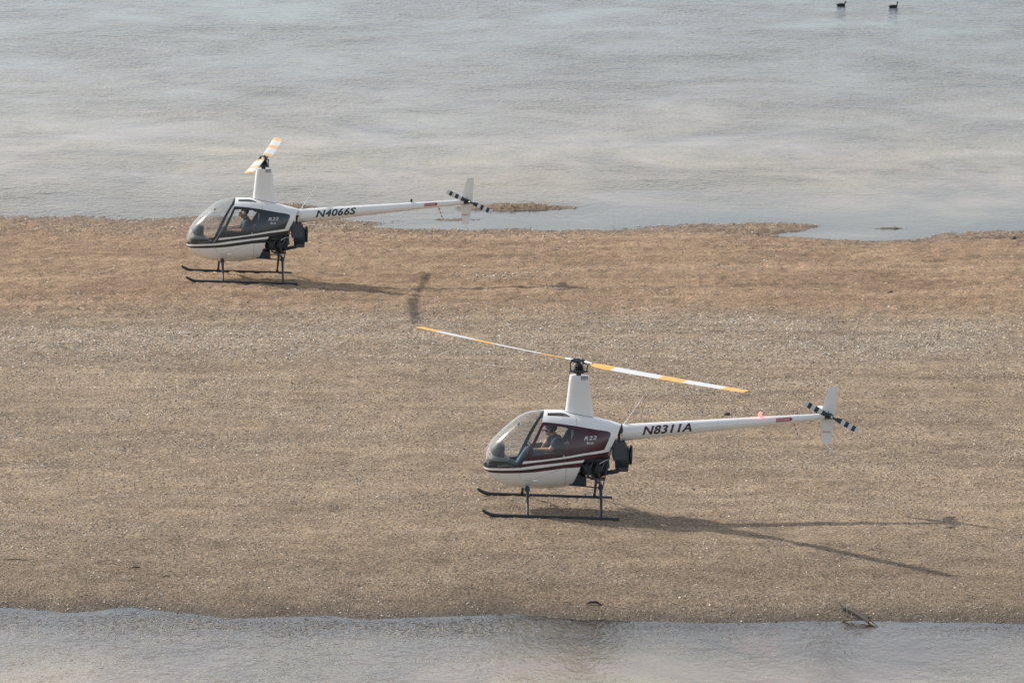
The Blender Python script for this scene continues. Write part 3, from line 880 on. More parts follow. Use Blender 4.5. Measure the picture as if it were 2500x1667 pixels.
    for sg in (-1, 1):
        mb = MB()
        mb.tube([bl(sg * .12, 0, 2.597), bl(sg * .20, 0, 2.598), bl(sg * .31, 0, 2.600)], [.026, .034, .024], 12)
        mb.tube([bl(sg * .13, -.088, 2.597), bl(sg * .13, .088, 2.597)], .017, 10)
        mb.ball(bl(sg * .05, 0, 2.645), .016, 8)
        mb.build('blade_grip', M_alu, hub)
        mb = MB()
        mb.tube([bl(sg * .16, sg * .02, 2.58), bl(sg * .11, sg * .110, 2.565)], [.016, .012], 8)
        mb.tube([bl(sg * .11, sg * .110, 2.57), bl(sg * .09, sg * .105, 2.425)], .011, 8)
        mb.box(tuple(bl(sg * .08, sg * .08, 2.42)), (.05, .10, .022), (0, 0, blade_ang), bev=.004)
        mb.build('pitch_link', M_black, hub)
        # blade in five painted bands
        d_ = Vector((ca * sg, sa * sg, 0)); tng = Vector((-sa * sg, ca * sg, 0))     # tng: direction of travel (leading edge)
        bands = [(.29, .84, 1), (.84, 1.92, 0), (1.92, 2.47, 1), (2.47, 3.34, 0), (3.34, 3.835, 1)]
        mb = MB()
        for r0, r1, mi in bands:
            nseg = max(2, int((r1 - r0) / .18))
            for k in range(nseg):
                ra = r0 + (r1 - r0) * k / nseg; rb = r0 + (r1 - r0) * (k + 1) / nseg
                rings = []
                for rr in (ra, rb):
                    be = R(12.0 - 9.5 * rr / 3.835)
                    lead = tng * math.cos(be) + Vector((0, 0, math.sin(be)))
                    nrm = d_.cross(lead).normalized()
                    if nrm.z < 0: nrm = -nrm
                    cone = .012 * rr * rr / 3.835
                    c_ = .200 if rr > .5 else .07 + (rr - .29) / .21 * .130
                    if rr > 3.80: c_ *= .93
                    rings.append((Vector((mx, 0, 2.60 + cone)) + d_ * rr + lead * (c_ * .28), c_, -lead, nrm))
                prof = [(0, 0), (.06, .045), (.25, .062), (.55, .045), (1, .004), (.55, -.030), (.25, -.042), (.06, -.032)]
                vs = []
                for o_, c_, cdv, nv in rings:
                    for u, t in prof: vs.append(o_ + cdv * (u * c_) + nv * (t * c_))
                L = len(prof)
                fs = [(i, (i + 1) % L, L + (i + 1) % L, L + i) for i in range(L)]
                if k == 0 and r0 < .3: fs.append(tuple(range(L - 1, -1, -1)))
                if k == nseg - 1 and r1 > 3.8: fs.append(tuple(range(L, 2 * L)))
                mb.add(vs, fs, mi)
        # weld neighbouring segments so the blade is one surface
        ob = mb.build('rotor_blade', [M_bladew, M_yellow], H, smooth=False)
        bm = bmesh.new(); bm.from_mesh(ob.data); bmesh.ops.remove_doubles(bm, verts=bm.verts, dist=1e-4); bmesh.ops.recalc_face_normals(bm, faces=bm.faces); bm.to_mesh(ob.data); bm.free()
        ob.data.polygons.foreach_set('use_smooth', [True] * len(ob.data.polygons)); ob.data.set_sharp_from_angle(angle=R(50))
    # ---- tail boom
    mb = MB()
    stn = np.linspace(0, 1, 15)
    mb.tube([B0.lerp(B1, t) for t in stn], [.148 + (.052 - .148) * t for t in stn], 32)
    boom = mb.build('tail_boom', M_white, H)
    for x in (1.55, 2.35, 3.1, 3.75):
        c_, r_ = boom_c(x); mb = MB()
        d_ = (B1 - B0).normalized()
        mb.tube([c_ - d_ * .004, c_ + d_ * .004], r_ + .0012, 32, cap=False); mb.build('rivet_band', M_white, boom)
    mb = MB()
    d_ = (B1 - B0).normalized()
    mb.tube([B0 - d_ * .055 + Vector((0, 0, .0)), B0 + d_ * .02], [.140, .1515], 32, cap=False)
    # only the upper half of the collar is closed
    col_o = mb.build('boom_collar', collar_paint, H)
    bm = bmesh.new(); bm.from_mesh(col_o.data)
    bmesh.ops.delete(bm, geom=[f for f in bm.faces if f.calc_center_median().z < 1.39], context='FACES'); bm.to_mesh(col_o.data); bm.free()
    # registration
    for sg in (-1, 1):
        hgt = .158; wid = .855
        bm = text_bm(letters, hgt, .22, .032, wid, .01)
        def fn(u, v, sg=sg):
            if sg < 0: x = 1.045 + u
            else: x = 1.045 + wid - u
            z0 = 1.362 + (x - 1.05) * .1075
            c_, r_ = boom_c(x); a = (z0 + v - c_.z) / r_
            return Vector((x, sg * (r_ + .003) * math.cos(a), c_.z + (r_ + .003) * math.sin(a)))
        bm_obj(bm, fn, 'registration', paint, boom)
        # red DANGER plate, arrow end towards the tail
        mb = MB(); n_ = 14; vs = []; fs = []
        for i in range(n_ + 1):
            u = i / n_; x = 3.36 + .285 * u
            hh = .030 if u < .92 else .030 * max(.05, (1 - u) / .08)
            zc_ = 1.688 + (x - 3.36) * .114
            for k in range(5):
                vs.append(on_boom(x, zc_ + hh * (k / 2 - 1), sg, .003))
        for i in range(n_):
            for k in range(4):
                a = i * 5 + k; fs.append((a, a + 5, a + 6, a + 1))
        mb.add(vs, fs); pl = mb.build('danger_sign', M_red, boom)
        bm = text_bm('DANGER', .034, 0, .012, .225, .01)
        def fn2(u, v, sg=sg):
            x = 3.372 + (u if sg < 0 else .225 - u); return on_boom(x, 1.688 + (x - 3.36) * .114 - .017 + v, sg, .0055)
        bm_obj(bm, fn2, 'sign_lettering', M_bladew, pl)
    # beacon
    c_, r_ = boom_c(3.085); top = c_ + Vector((0, 0, r_))
    mb = MB(); mb.lathe([(.026, -.01), (.026, .008), (.022, .012)], top, 'z', 16); bc = mb.build('beacon', M_warm, H)
    mb = MB(); mb.lathe([(.024, .011), (.027, .030), (.025, .066), (.012, .082)], top, 'z', 16)
    mb.build('beacon_lens', M_beacon_on if beacon_on else M_beacon_off, bc)
    if beacon_on:
        pl_ = bpy.data.lights.new('beacon_light', 'POINT'); pl_.energy = 1.2; pl_.color = (1.0, .12, .06); pl_.shadow_soft_size = .03
        po = bpy.data.objects.new('beacon_light', pl_); col.objects.link(po); po.parent = bc; po.location = top + Vector((0, 0, .11))
    # whip antenna
    mb = MB(); mb.tube([(.745, 0, 1.525), (.775, 0, 1.590), (1.04, 0, 2.024)], [.014, .0065, .0045], 8)
    mb.prism([(.715, 1.515), (.80, 1.525), (.772, 1.560), (.752, 1.568)], -.018, .018)
    mb.build('antenna', M_white, H)
    # striped guard rod under the boom
    mb = MB(); a, b = Vector((3.665, 0, 1.665)), Vector((3.772, 0, 1.394))
    for k in range(7): mb.tube([a.lerp(b, k / 7), a.lerp(b, (k + 1) / 7)], .0105, 10, m=k % 2)
    mb.build('warning_rod', [M_bladew, M_red], H)
    # fins
    mb = MB()
    fx = Vector((1, 0, 0)); fy = Vector((0, 1, 0))
    wing(mb, (4.135, .065, 1.80), (4.276, .065, 2.292), .268, .142, fx, fy, .05)
    wing(mb, (4.135, .065, 1.798), (4.205, .065, 1.282), .268, .143, fx, fy, .05)
    fin = mb.build('vertical_fin', M_white, H)
    for sg in (-1, 1):
        bm = text_bm('<DANGER>', .026, 0, .008, .155, .02)
        bm_obj(bm, lambda u, v, sg=sg: Vector((4.185 + (u if sg < 0 else .155 - u), .065 + sg * .0142, 1.480 + v)), 'warning_lettering', M_red, fin)
    mb = MB(); wing(mb, (4.10, .07, 1.842), (4.14, .62, 1.842), .26, .22, fx, Vector((0, 0, 1)), .05); mb.build('horizontal_stabilizer', M_white, H)
    mb = MB(); mb.tube([(4.24, .065, 1.32), (4.258, .065, 1.272), (4.364, .065, 1.166), (4.395, .065, 1.148), (4.446, .065, 1.152)], .009, 8); mb.build('tail_skid', M_white, H)
    # tail gearbox and rotor
    mb = MB()
    mb.tube([(4.205, 0, 1.774), (4.235, 0, 1.777)], .058, 20)
    mb.box((4.285, .0, 1.782), (.10, .10, .095), (0, -.1, 0), bev=.02)
    mb.tube([(4.31, .04, 1.785), (4.31, -.13, 1.785)], [.042, .034], 14)
    mb.tube([(4.26, -.02, 1.825), (4.275, -.02, 1.875)], .008, 6)
    mb.tube([(4.30, -.03, 1.825), (4.35, -.05, 1.800)], .012, 6)
    gb = mb.build('tail_gearbox', M_black, H)
    tr = Vector((4.31, -.185, 1.800))
    ct, stt = math.cos(tail_ang), math.sin(tail_ang)
    mb = MB()
    mb.tube([(tr.x, -.11, tr.z), (tr.x, -.21, tr.z)], [.018, .022], 12)
    mb.tube([tr + Vector((ct * .10, 0, stt * .10)), tr - Vector((ct * .10, 0, stt * .10))], .020, 10)
    mb.tube([(tr.x - .05, -.13, tr.z + .03), (tr.x + .05, -.15, tr.z - .03)], .008, 6)
    th = mb.build('tail_rotor_hub', M_black, H)
    mb = MB(); mb.lathe([(.020, 0), (.016, -.025), (.004, -.04)], (tr.x, -.208, tr.z), 'y', 12); mb.build('hub_cap', M_alu, th)
    for sg in (-1, 1):
        d_ = Vector((ct, 0, stt)) * sg; cdv = Vector((-stt, .10, ct)).normalized() * sg
        nv = d_.cross(cdv).normalized()
        mb = MB(); edges = [.09, .19, .26, .33, .40, .465, .535]
        for k in range(6):
            r0, r1 = edges[k], edges[k + 1]
            c0 = .10 if k else .06
            wing(mb, tr + d_ * r0 - cdv * (c0 * .4), tr + d_ * r1 - cdv * .04, c0, .10, cdv, nv, .06, 6, m=(k + 1) % 2)
        mb.build('tail_rotor_blade', [M_bladew, M_black], H)
    # ---- engine bay
    mb = MB(); mb.box((.20, 0, .74), (.40, .34, .22), (0, .04, 0), bev=.03); eng = mb.build('engine', M_engine, H)
    mb = MB(); mb.tube([(.22, 0, .63), (.38, 0, .63)], .085, 14); mb.build('oil_sump', M_engine, eng)
    for sg in (-1, 1):
        for x in (.10, .30):
            mb = MB()
            for k in range(7):
                mb.tube([(x, sg * (.17 + k * .026), .77), (x, sg * (.17 + k * .026 + .012), .77)], .078, 14)
            mb.tube([(x, sg * .16, .77), (x, sg * .36, .77)], .058, 12)
            mb.box((x, sg * .365, .785), (.14, .045, .11), bev=.015)
            cy = mb.build('cylinder', M_engine, eng)
            mb = MB(); mb.tube([(x, sg * .33, .70), (x + .03, sg * .32, .62), (x + .12, sg * .24, .60)], .020, 8); mb.build('exhaust_stub', M_copper, cy)
            mb = MB(); mb.tube([(x - .04, sg * .36, .83), (x - .02, sg * .30, .90), (x + .04, sg * .18, .92)], .016, 8); mb.build('intake_pipe', M_copper, cy)
            mb = MB(); mb.tube([(x + .05, sg * .38, .80), (x + .06, sg * .40, .84), (x + .10, sg * .30, .90)], .007, 6); mb.build('ignition_lead', M_alu, cy)
    mb = MB(); mb.box((.42, 0, .80), (.10, .50, .26), (0, .12, 0), bev=.02); mb.tube([(.45, -.20, .93), (.47, -.22, .78)], .03, 10); mb.build('accessory_case', M_engine, H)
    mb = MB(); mb.tube([(.40, -.27, .86), (.46, -.275, .80), (.44, -.27, .70), (.36, -.26, .64)], .012, 8); mb.build('oil_hose', M_black, H)
    mb = MB(); mb.tube([(.30, -.40, .88), (.38, -.38, .93), (.47, -.30, .95)], .010, 8); mb.build('fuel_line', M_alu, H)
    mb = MB(); mb.box((.24, 0, .93), (.42, .62, .06), (0, .02, 0), bev=.01); mb.box((.40, 0, .99), (.14, .50, .14), bev=.02); mb.build('cooling_shroud', M_engine, H)
    mb = MB(); mb.tube([(.38, -.16, .655), (.46, -.19, .690), (.655, -.21, .735)], [.034, .036, .036], 14); mb.build('exhaust_pipe', M_black, H)
    mb = MB(); mb.prism([(-.115, .625), (.09, .632), (.10, .475), (-.155, .468)], -.32, -.10); mb.build('battery_box', M_engine, H)
    mb = MB(); mb.prism([(-.115, .625), (.09, .632), (.10, .475), (-.155, .468)], .10, .32); mb.build('oil_tank', M_engine, H)
    # fan scroll
    mb = MB()
    mb.lathe([(.10, .60), (.205, .612), (.212, .66), (.212, .78), (.20, .825), (.10, .83)], (0, 0, .93), 'x', 30)
    scr = mb.build('fan_scroll', M_engine, H)
    mb = MB(); mb.prism([(.525, 1.225), (.74, 1.232), (.775, 1.20), (.79, .955), (.66, .93), (.555, .915)], -.225, .215); mb.prism([(.63, .93), (.655, .708), (.825, .712), (.838, .93)], -.15, .15); mb.build('cooling_duct', M_duct, scr)
    mb = MB(); mb.box((.66, -.2285, 1.035), (.20, .006, .20), (0, -.05, 0), bev=.002); mb.build('duct_panel', M_duct, scr)
    mb = MB(); mb.lathe([(.06, .838), (.165, .846), (.178, .872), (.178, .884), (.165, .888), (.05, .87)], (0, 0, .985), 'x', 28); mb.build('fan_wheel', M_black, scr)
    # drive belt sheave and linkages between cowling and boom
    mb = MB(); mb.lathe([(.10, .50), (.125, .505), (.125, .58), (.10, .585)], (0, 0, 1.27), 'x', 22); mb.build('sheave', M_black, H)
    mb = MB(); mb.tube([(.50, 0, 1.37), (.72, 0, 1.385)], .028, 10); mb.box((.64, -.06, 1.30), (.03, .03, .17), bev=.005); mb.box((.66, .06, 1.29), (.03, .03, .16), bev=.005)
    mb.tube([(.58, -.10, 1.25), (.70, -.09, 1.24)], .010, 6); mb.build('drive_shaft', M_black, H)
    for k in range(3):
        mb = MB(); mb.tube([(.62 + .02 * k, -.12 + .01 * k, 1.23 - .012 * k), (.66 + .012 * k, -.15, 1.246), (.70, -.12, 1.215 + .01 * k)], .006, 6); mb.build('control_link', M_alu, H)
    # steel frame
    def bar(pts, r_=.013, name='frame_tube'):
        mb = MB(); mb.tube(pts, r_, 10); return mb.build(name, M_black, H)
    for sg in (-1, 1):
        bar([(-.005, sg * .505, .875), (.365, sg * .50, .490)])
        bar([(.505, sg * .30, 1.165), (.372, sg * .50, .490)], .011)
        bar([(-.20, sg * .34, .485), (.36, sg * .48, .475)], .012)
        bar([(.16, sg * .36, .60), (.40, sg * .42, .605)], .010)
        bar([(.06, sg * .30, .95), (.50, sg * .28, 1.10)], .010)
    bar([(.365, -.50, .490), (.365, .50, .490)], .014, 'frame_cross_tube')
    bar([(-.18, -.33, .482), (-.18, .33, .482)], .012, 'frame_cross_tube')
    bar([(.40, -.42, .605), (.40, .42, .605)], .010, 'frame_cross_tube')
    # ---- landing gear
    for sg in (-1, 1):
        mb = MB()
        mb.tube([(-1.722, sg * .965, .118), (-1.665, sg * .965, .082), (-1.60, sg * .965, .052), (-1.54, sg * .965, .036), (-1.47, sg * .965, .030), (-.9, sg * .965, .029), (.33, sg * .965, .029), (.645, sg * .965, .029)],
                [.020, .029, .030, .030, .030, .030, .030, .028], 14)
        sk = mb.build('skid', M_black, H)
        mb = MB(); mb.box((-.15, sg * .965, .0055), (1.7, .036, .010), bev=.003); mb.build('skid_shoe', M_engine, sk)
        for x in (.18,):
            mb = MB(); mb.tube([(x, sg * .965, .05), (x - .014, sg * .965, .085), (x + .014, sg * .965, .085), (x, sg * .965, .05)], .006, 6); mb.build('wheel_lug', M_black, sk)
        for x, zt_, nm in ((-.935, .42, 'front'), (.335, .49, 'rear')):
            mb = MB()
            mb.tube([(x, sg * .49, zt_ + .03), (x, sg * .60, zt_ - .03), (x, sg * .965, .045)], [.031, .028, .020], 12, squash=1.0)
            mb.tube([(x, sg * .925, .085), (x, sg * .968, .035)], .027, 12)
            mb.box((x, sg * .52, zt_ - .005), (.085, .08, .075), bev=.012)
            mb.build('gear_leg', M_black, H)
    for x, z in ((-.935, .43), (.335, .50)):
        bar([(x, -.52, z), (x, .52, z)], .024, 'gear_cross_tube')
    mb = MB(); mb.prism([(-.56, .372), (-.50, .372), (-.515, .335), (-.545, .335)], -.02, .02); mb.build('belly_antenna', M_white, H)
    return H

M_maroon = mat('maroon_paint', (.048, .008, .020), .25, coat=.4, var=.06)
M_slate = mat('charcoal_paint', (.015, .028, .032), .25, coat=.4, var=.06)
near_h = helicopter(NEAR_LOC, NEAR_ROT, M_maroon, 'N8311A', 'nearer white helicopter with maroon panels and stripes, red beacon lit on its boom',
                    R(-45.2), R(-27), True, M_maroon)
far_h = helicopter(FAR_LOC, FAR_ROT, M_slate, 'N4066S', 'white helicopter with charcoal panels and stripes, farther away at the edge of the water',
                   R(-97.6), R(-24), False, M_white)

# ================================================================== PILOTS
M_skin = mat('skin', (.50, .27, .185), .5, var=.06)
M_hair = mat('hair', (.028, .020, .016), .7, bump=.5, bscale=120)
M_jean = mat('denim', (.085, .15, .235), .85, var=.3, vscale=18, bump=.2)
M_navy = mat('dark_shirt', (.020, .024, .036), .85, var=.3, vscale=10, bump=.2)
M_trous = mat('dark_trousers', (.022, .024, .030), .85, var=.2)
M_shoe = mat('shoe', (.03, .026, .024), .6)
M_cup = mat('headset_cup', (.62, .62, .60), .45)

def pilot(heli, J, mats_, label, cup, cap):
    """J: joints in the aircraft's own axes; one continuous body by voxel remesh"""
    T = Matrix.Translation(heli.location) @ heli.rotation_euler.to_matrix().to_4x4()
    root_l = Vector((J['hip'][0], J['y'], .78))
    prim = []      # (kind, a, b, ra, rb, tag)  tag: 0 skin 1 shirt 2 trousers 3 shoe
    y0 = J['y']
    def P(n_, dy=0): return Vector((J[n_][0], y0 + dy + (J[n_][2] if len(J[n_]) > 2 else 0), J[n_][1]))
    def limb(a, b, ra, rb, t): prim.append((a, b, ra, rb, t))
    hip, waist, chest, neck, head = P('hip'), P('waist'), P('chest'), P('neck'), P('head')
    for dy in (-.075, .075):
        limb(hip + Vector((0, dy, 0)), waist + Vector((0, dy * .8, 0)), .125, .110, 2)
        limb(waist + Vector((0, dy * .8, 0)), chest + Vector((0, dy * 1.1, 0)), .112, .118, 1)
    limb(chest + Vector((0, -.13, .05)), chest + Vector((0, .13, .05)), .085, .085, 1)
    limb(chest + Vector((0, 0, .05)), neck, .085, .058, 1)
    limb(neck, head + Vector((.01, 0, -.04)), .054, .056, 0)
    f = Vector(J['face'])           # unit vector, where the face looks (x, z)
    fd = Vector((f[0], 0, f[1])).normalized(); ud = Vector((-fd.z, 0, fd.x)); ud = ud if ud.z > 0 else -ud
    limb(head - fd * .022 + ud * .018, head + fd * .018 + ud * .022, .083, .080, 0)       # cranium
    limb(head + fd * .040 - ud * .015, head + fd * .052 - ud * .075, .056, .040, 0)       # face to chin
    limb(head + fd * .092 + ud * .008, head + fd * .108 - ud * .030, .010, .015, 0)       # nose
    limb(head + fd * .080 + ud * .022 + Vector((0, -.03, 0)), head + fd * .080 + ud * .022 + Vector((0, .03, 0)), .014, .014, 0)   # brow
    limb(head + fd * .093 - ud * .052 + Vector((0, -.014, 0)), head + fd * .093 - ud * .052 + Vector((0, .014, 0)), .010, .010, 0)   # lips
    for sg in (-1, 1): limb(head + Vector((0, sg * .078, -.02)) , head + Vector((.008, sg * .084, .018)), .014, .018, 0)
    for sg, nm in ((-1, 'n'), (1, 'f')):
        sh = P('sh_' + nm); el = P('el_' + nm); ha = P('ha_' + nm)
        limb(sh, sh.lerp(el, .55), .062, .055, 1)
        limb(sh.lerp(el, .5), el, .054, .046, 1 if J['long'] else 0)
        limb(el, el.lerp(ha, .85), .042, .030, 1 if J['long'] == 2 else 0)
        d_ = (ha - el).normalized(); lat = Vector((0, 1, 0)); lat = (lat - d_ * lat.dot(d_)).normalized(); nv = d_.cross(lat)
        if nv.z > 0: nv = -nv
        for k in (-1, 0, 1): limb(ha + lat * .020 * k, ha + d_ * .075 + lat * .024 * k, .017, .015, 0)
        for k, ln in ((-1.5, .85), (-.5, 1.0), (.5, .94), (1.5, .75)):
            a = ha + d_ * .080 + lat * .0185 * k; b = a + (d_ * .85 + nv * .5) * .036 * ln; c_ = b + (d_ * .35 + nv * .9) * .028 * ln; e = c_ + (d_ * -.35 + nv * .9) * .020 * ln
            limb(a, b, .0100, .0092, 0); limb(b, c_, .0092, .0085, 0); limb(c_, e, .0085, .0075, 0)
        a = ha + d_ * .022 - lat * .028 * sg; b = a + (d_ * .6 - lat * sg * .6 + nv * .3) * .040; limb(a, b, .0125, .0105, 0); limb(b, b + (d_ * .8 + nv * .5) * .030, .0105, .0085, 0)
        hp = hip + Vector((-.02, sg * .09, -.01)); kn = P('kn', sg * .11 + (0 if sg < 0 else .0)); an = P('an', sg * .10)
        if sg > 0: kn = kn + Vector((.03, 0, -.03))
        limb(hp, kn, .088, .062, 2); limb(kn, kn.lerp(an, .4), .060, .056, 2); limb(kn.lerp(an, .4), an, .056, .044, 2)
        limb(an + Vector((.03, 0, -.035)), an + Vector((-.16, 0, -.065)), .042, .034, 3)
    def inv(p): return p - root_l
    mb = MB()
    for a, b, ra, rb, t in prim:
        mb.ball(inv(a), ra, 10); mb.ball(inv(b), rb, 10)
        if (b - a).length > 1e-3:
            n_ = max(2, int((b - a).length / .04)); mb.tube([inv(a.lerp(b, k / n_)) for k in range(n_ + 1)], [ra + (rb - ra) * k / n_ for k in range(n_ + 1)], 12)
    o = mb.build('person', [M_skin], None)
    md = o.modifiers.new('r', 'REMESH'); md.mode = 'VOXEL'; md.voxel_size = .0075
    sm = o.modifiers.new('s', 'SMOOTH'); sm.factor = .5; sm.iterations = 2
    dg = bpy.context.evaluated_depsgraph_get(); dg.update()
    me = bpy.data.meshes.new_from_object(o.evaluated_get(dg))
    old = o.data; o.modifiers.clear(); o.data = me; bpy.data.meshes.remove(old)
    n_ = len(me.polygons); ctr = np.empty(n_ * 3); me.polygons.foreach_get('center', ctr); ctr = ctr.reshape(-1, 3)
    best = np.full(n_, 1e9); tg = np.zeros(n_, int)
    for a, b, ra, rb, t in prim:
        A = np.array(inv(a)); D = np.array(inv(b)) - A; l2 = max(1e-9, D @ D)
        s_ = np.clip(((ctr - A) @ D) / l2, 0, 1); ds = np.linalg.norm(ctr - A - s_[:, None] * D, axis=1) - (ra + (rb - ra) * s_)
        k = ds < best; best[k] = ds[k]; tg[k] = t
    me.materials.clear()
    for m_ in (M_skin, mats_[0], mats_[1], M_shoe): me.materials.append(m_)
    me.polygons.foreach_set('material_index', tg.astype(np.int32)); me.polygons.foreach_set('use_smooth', [True] * n_)
    o.location = T @ root_l; o.rotation_euler = heli.rotation_euler
    tag(o, label, 'person', 'pilots sitting in the helicopters')
    hl = inv(head)
    # hair
    mb = MB(); mb.ball(hl - fd * .018 + ud * .030, (.098, .090, .088), 18); hr = mb.build('hair', M_hair, o)
    bm = bmesh.new(); bm.from_mesh(hr.data)
    bmesh.ops.bisect_plane(bm, geom=list(bm.verts) + list(bm.edges) + list(bm.faces), plane_co=hl + fd * .050 + ud * .030, plane_no=(fd - ud * .75).normalized(), clear_outer=True)
    bm.to_mesh(hr.data); bm.free()
    if cap:
        mb = MB(); mb.ball(hl - fd * .010 + ud * .040, (.106, .096, .080), 18); cp = mb.build('cap', mats_[0], o)
        bm = bmesh.new(); bm.from_mesh(cp.data)
        bmesh.ops.bisect_plane(bm, geom=list(bm.verts) + list(bm.edges) + list(bm.faces), plane_co=hl + ud * .030, plane_no=(-ud), clear_outer=True); bm.to_mesh(cp.data); bm.free()
        mb = MB(); mb.box(hl + fd * .125 + ud * .030, (.085, .13, .010), (0, math.atan2(-fd.z, -fd.x) * -1 + .15, 0), bev=.004); mb.build('cap_peak', mats_[0], o)
    # sunglasses
    mb = MB(); mb.box(hl + fd * .100 + ud * .006, (.016, .125, .034), (0, math.atan2(fd.z, -fd.x), 0), bev=.006)
    for sg in (-1, 1): mb.tube([hl + fd * .098 + ud * .010 + Vector((0, sg * .062, 0)), hl + fd * .0 + ud * .012 + Vector((0, sg * .086, 0))], .004, 6)
    mb.build('sunglasses', M_rubber, o)
    # headset
    hs = MB(); P_ = []
    for k in range(13):
        q = math.pi * k / 12
        P_.append(hl + ud * (.012 + .118 * math.sin(q)) + Vector((0, .102 * math.cos(q), 0)))
    hs.tube(P_, .010, 8); head_set = hs.build('headset', M_rubber, o)
    for sg in (-1, 1):
        mb = MB(); mb.ball(hl + ud * .0 + Vector((0, sg * .098, 0)), (.040, .026, .046), 14); mb.build('ear_cup', cup, head_set)
    mb = MB(); mb.tube([hl + Vector((0, -.105, -.02)), hl + fd * .07 - ud * .06 + Vector((0, -.075, 0)), hl + fd * .118 - ud * .055 + Vector((0, -.02, 0))], .005, 6); mb.ball(hl + fd * .120 - ud * .055 + Vector((0, -.015, 0)), .012, 8)
    mb.build('microphone', M_rubber, head_set)
    # collar
    return o

pilot(near_h, dict(y=.235, hip=(-.34, .80), waist=(-.36, .94), chest=(-.40, 1.11), neck=(-.47, 1.235), head=(-.515, 1.350), face=(-.93, -.36),
      sh_n=(-.43, 1.185, -.19), el_n=(-.52, 1.02, -.20), ha_n=(-.72, 1.010, -.12), sh_f=(-.48, 1.19, .17), el_f=(-.585, 1.07, .20), ha_f=(-.66, .985, .12),
      kn=(-.93, .985), an=(-1.09, .70), long=0), (M_navy, M_jean),
      'person in dark t-shirt, cap and jeans leaning forward in the maroon helicopter', M_rubber, True)
pilot(far_h, dict(y=.235, hip=(-.36, .80), waist=(-.36, .95), chest=(-.38, 1.13), neck=(-.425, 1.26), head=(-.465, 1.385), face=(-.98, -.20),
      sh_n=(-.40, 1.20, -.19), el_n=(-.50, 1.01, -.22), ha_n=(-.72, 1.012, -.14), sh_f=(-.40, 1.20, .18), el_f=(-.52, 1.02, .22), ha_f=(-.75, 1.02, .12),
      kn=(-.90, .98), an=(-1.06, .70), long=1), (M_navy, M_trous),
      'person in dark navy shirt and white-cupped headset holding the stick in the charcoal helicopter', M_cup, False)

# ================================================================== SMALL THINGS ON THE SHORE AND THE WATER
M_wood = mat('weathered_wood', (.062, .047, .037), .9, var=.5, vscale=22, bump=.8, bscale=50)
M_wetwood = mat('wet_wood', (.035, .034, .034), .45, var=.4, vscale=20, bump=.6)
M_twig = mat('dry_twig', (.24, .19, .14), .9, var=.3)
M_bird = mat('black_feathers', (.010, .013, .014), .55, var=.3, vscale=30, bump=.3)
M_bill = mat('bill', (.10, .09, .07), .5)
M_stone = mat('dark_stone', (.075, .060, .050), .85, var=.4, vscale=30, bump=.6)

def gz(x, y): return float(terrain(np.array([x]), np.array([y]))[0])

def rough_tube(mb, pts, rs, n, seed, amp, m=0):
    r_ = random.Random(seed)
    b = len(mb.v); mb.tube(pts, rs, n, m)
    for i in range(b, len(mb.v)):
        x, y, z = mb.v[i]; k = rs[0] * amp
        mb.v[i] = (x + r_.uniform(-k, k), y + r_.uniform(-k, k), z + r_.uniform(-k, k))

def log(at_):
    L = empty('driftwood_log', at_)
    tag(L, 'dark broken driftwood log lying across the waterline, one end in the water', 'driftwood')
    mb = MB()
    rough_tube(mb, [(-.24, .50, .105), (-.17, .34, .125), (-.09, .18, .110), (.0, .02, .085), (.08, -.13, .055), (.14, -.25, .030)], [.032, .040, .041, .042, .041, .036], 10, 3, .16, 0)
    mb.build('trunk', M_wood, L)
    mb = MB(); rough_tube(mb, [(.11, -.19, .04), (.18, -.32, .012), (.25, -.43, -.02)], [.039, .034, .010], 9, 5, .2)
    rough_tube(mb, [(.10, -.12, .075), (.13, -.15, .09), (.16, -.20, .085)], [.02, .016, .006], 7, 6, .2); mb.build('wet_end', M_wetwood, L)
    mb = MB(); rough_tube(mb, [(-.20, .40, .12), (-.26, .52, .11), (-.285, .60, .125)], [.034, .030, .012], 8, 8, .2)
    rough_tube(mb, [(-.24, .50, .12), (-.31, .58, .15), (-.335, .62, .16)], [.018, .011, .005], 7, 9, .2)
    rough_tube(mb, [(-.22, .46, .09), (-.29, .44, .06), (-.31, .43, .04)], [.014, .009, .004], 6, 10, .2); mb.build('broken_fork', M_wetwood, L)
    for k, (x, y, h_) in enumerate([(-.20, .34, .09), (-.135, .22, .06)]):
        mb = MB(); mb.tube([(x, y, .04), (x - .006, y - .01, .05 + h_), (x - .012, y, .12 + h_)], .0035, 5); mb.build('straw', M_cup, L)
    return L
log((5.66, 100.85, gz(5.5, 101.1) * .4))

def debris(pts, rs, x, y, name, label, m, cat='driftwood', seed=1):
    mb = MB(); rough_tube(mb, pts, rs, 8, seed, .25)
    o = mb.build(name, m, None); o.location = (x, y, gz(x, y)); tag(o, label, cat); return o
debris([(-.12, 0, .015), (-.04, .01, .045), (.06, 0, .045), (.13, -.01, .01)], [.008, .021, .022, .008], 1.325, 101.72, 'driftwood_piece', 'short dark driftwood piece near the shore, below the near helicopter', M_wetwood, seed=21)
debris([(-.07, .02, .012), (-.01, 0, .045), (.045, -.02, .028), (.06, -.03, .0)], [.006, .012, .016, .010], .90, 101.78, 'bark_curl', 'curled bark sliver lying left of the short dark driftwood piece', M_twig, seed=22)
debris([(-.26, .0, .015), (-.15, .03, .03), (.0, .05, .055), (.10, .0, .045), (.17, -.05, .02)], [.006, .008, .009, .010, .008], -6.74, 104.2, 'bent_twig', 'thin bent brown twig arching over the sand at far left', M_twig, seed=23)
debris([(-.09, 0, .02), (-.02, 0, .03), (.05, 0, .03), (.10, .0, .015)], [.006, .012, .011, .005], -6.30, 103.95, 'driftwood_chip', 'dark wood chip at the right end of the bent twig', M_wood, seed=24)
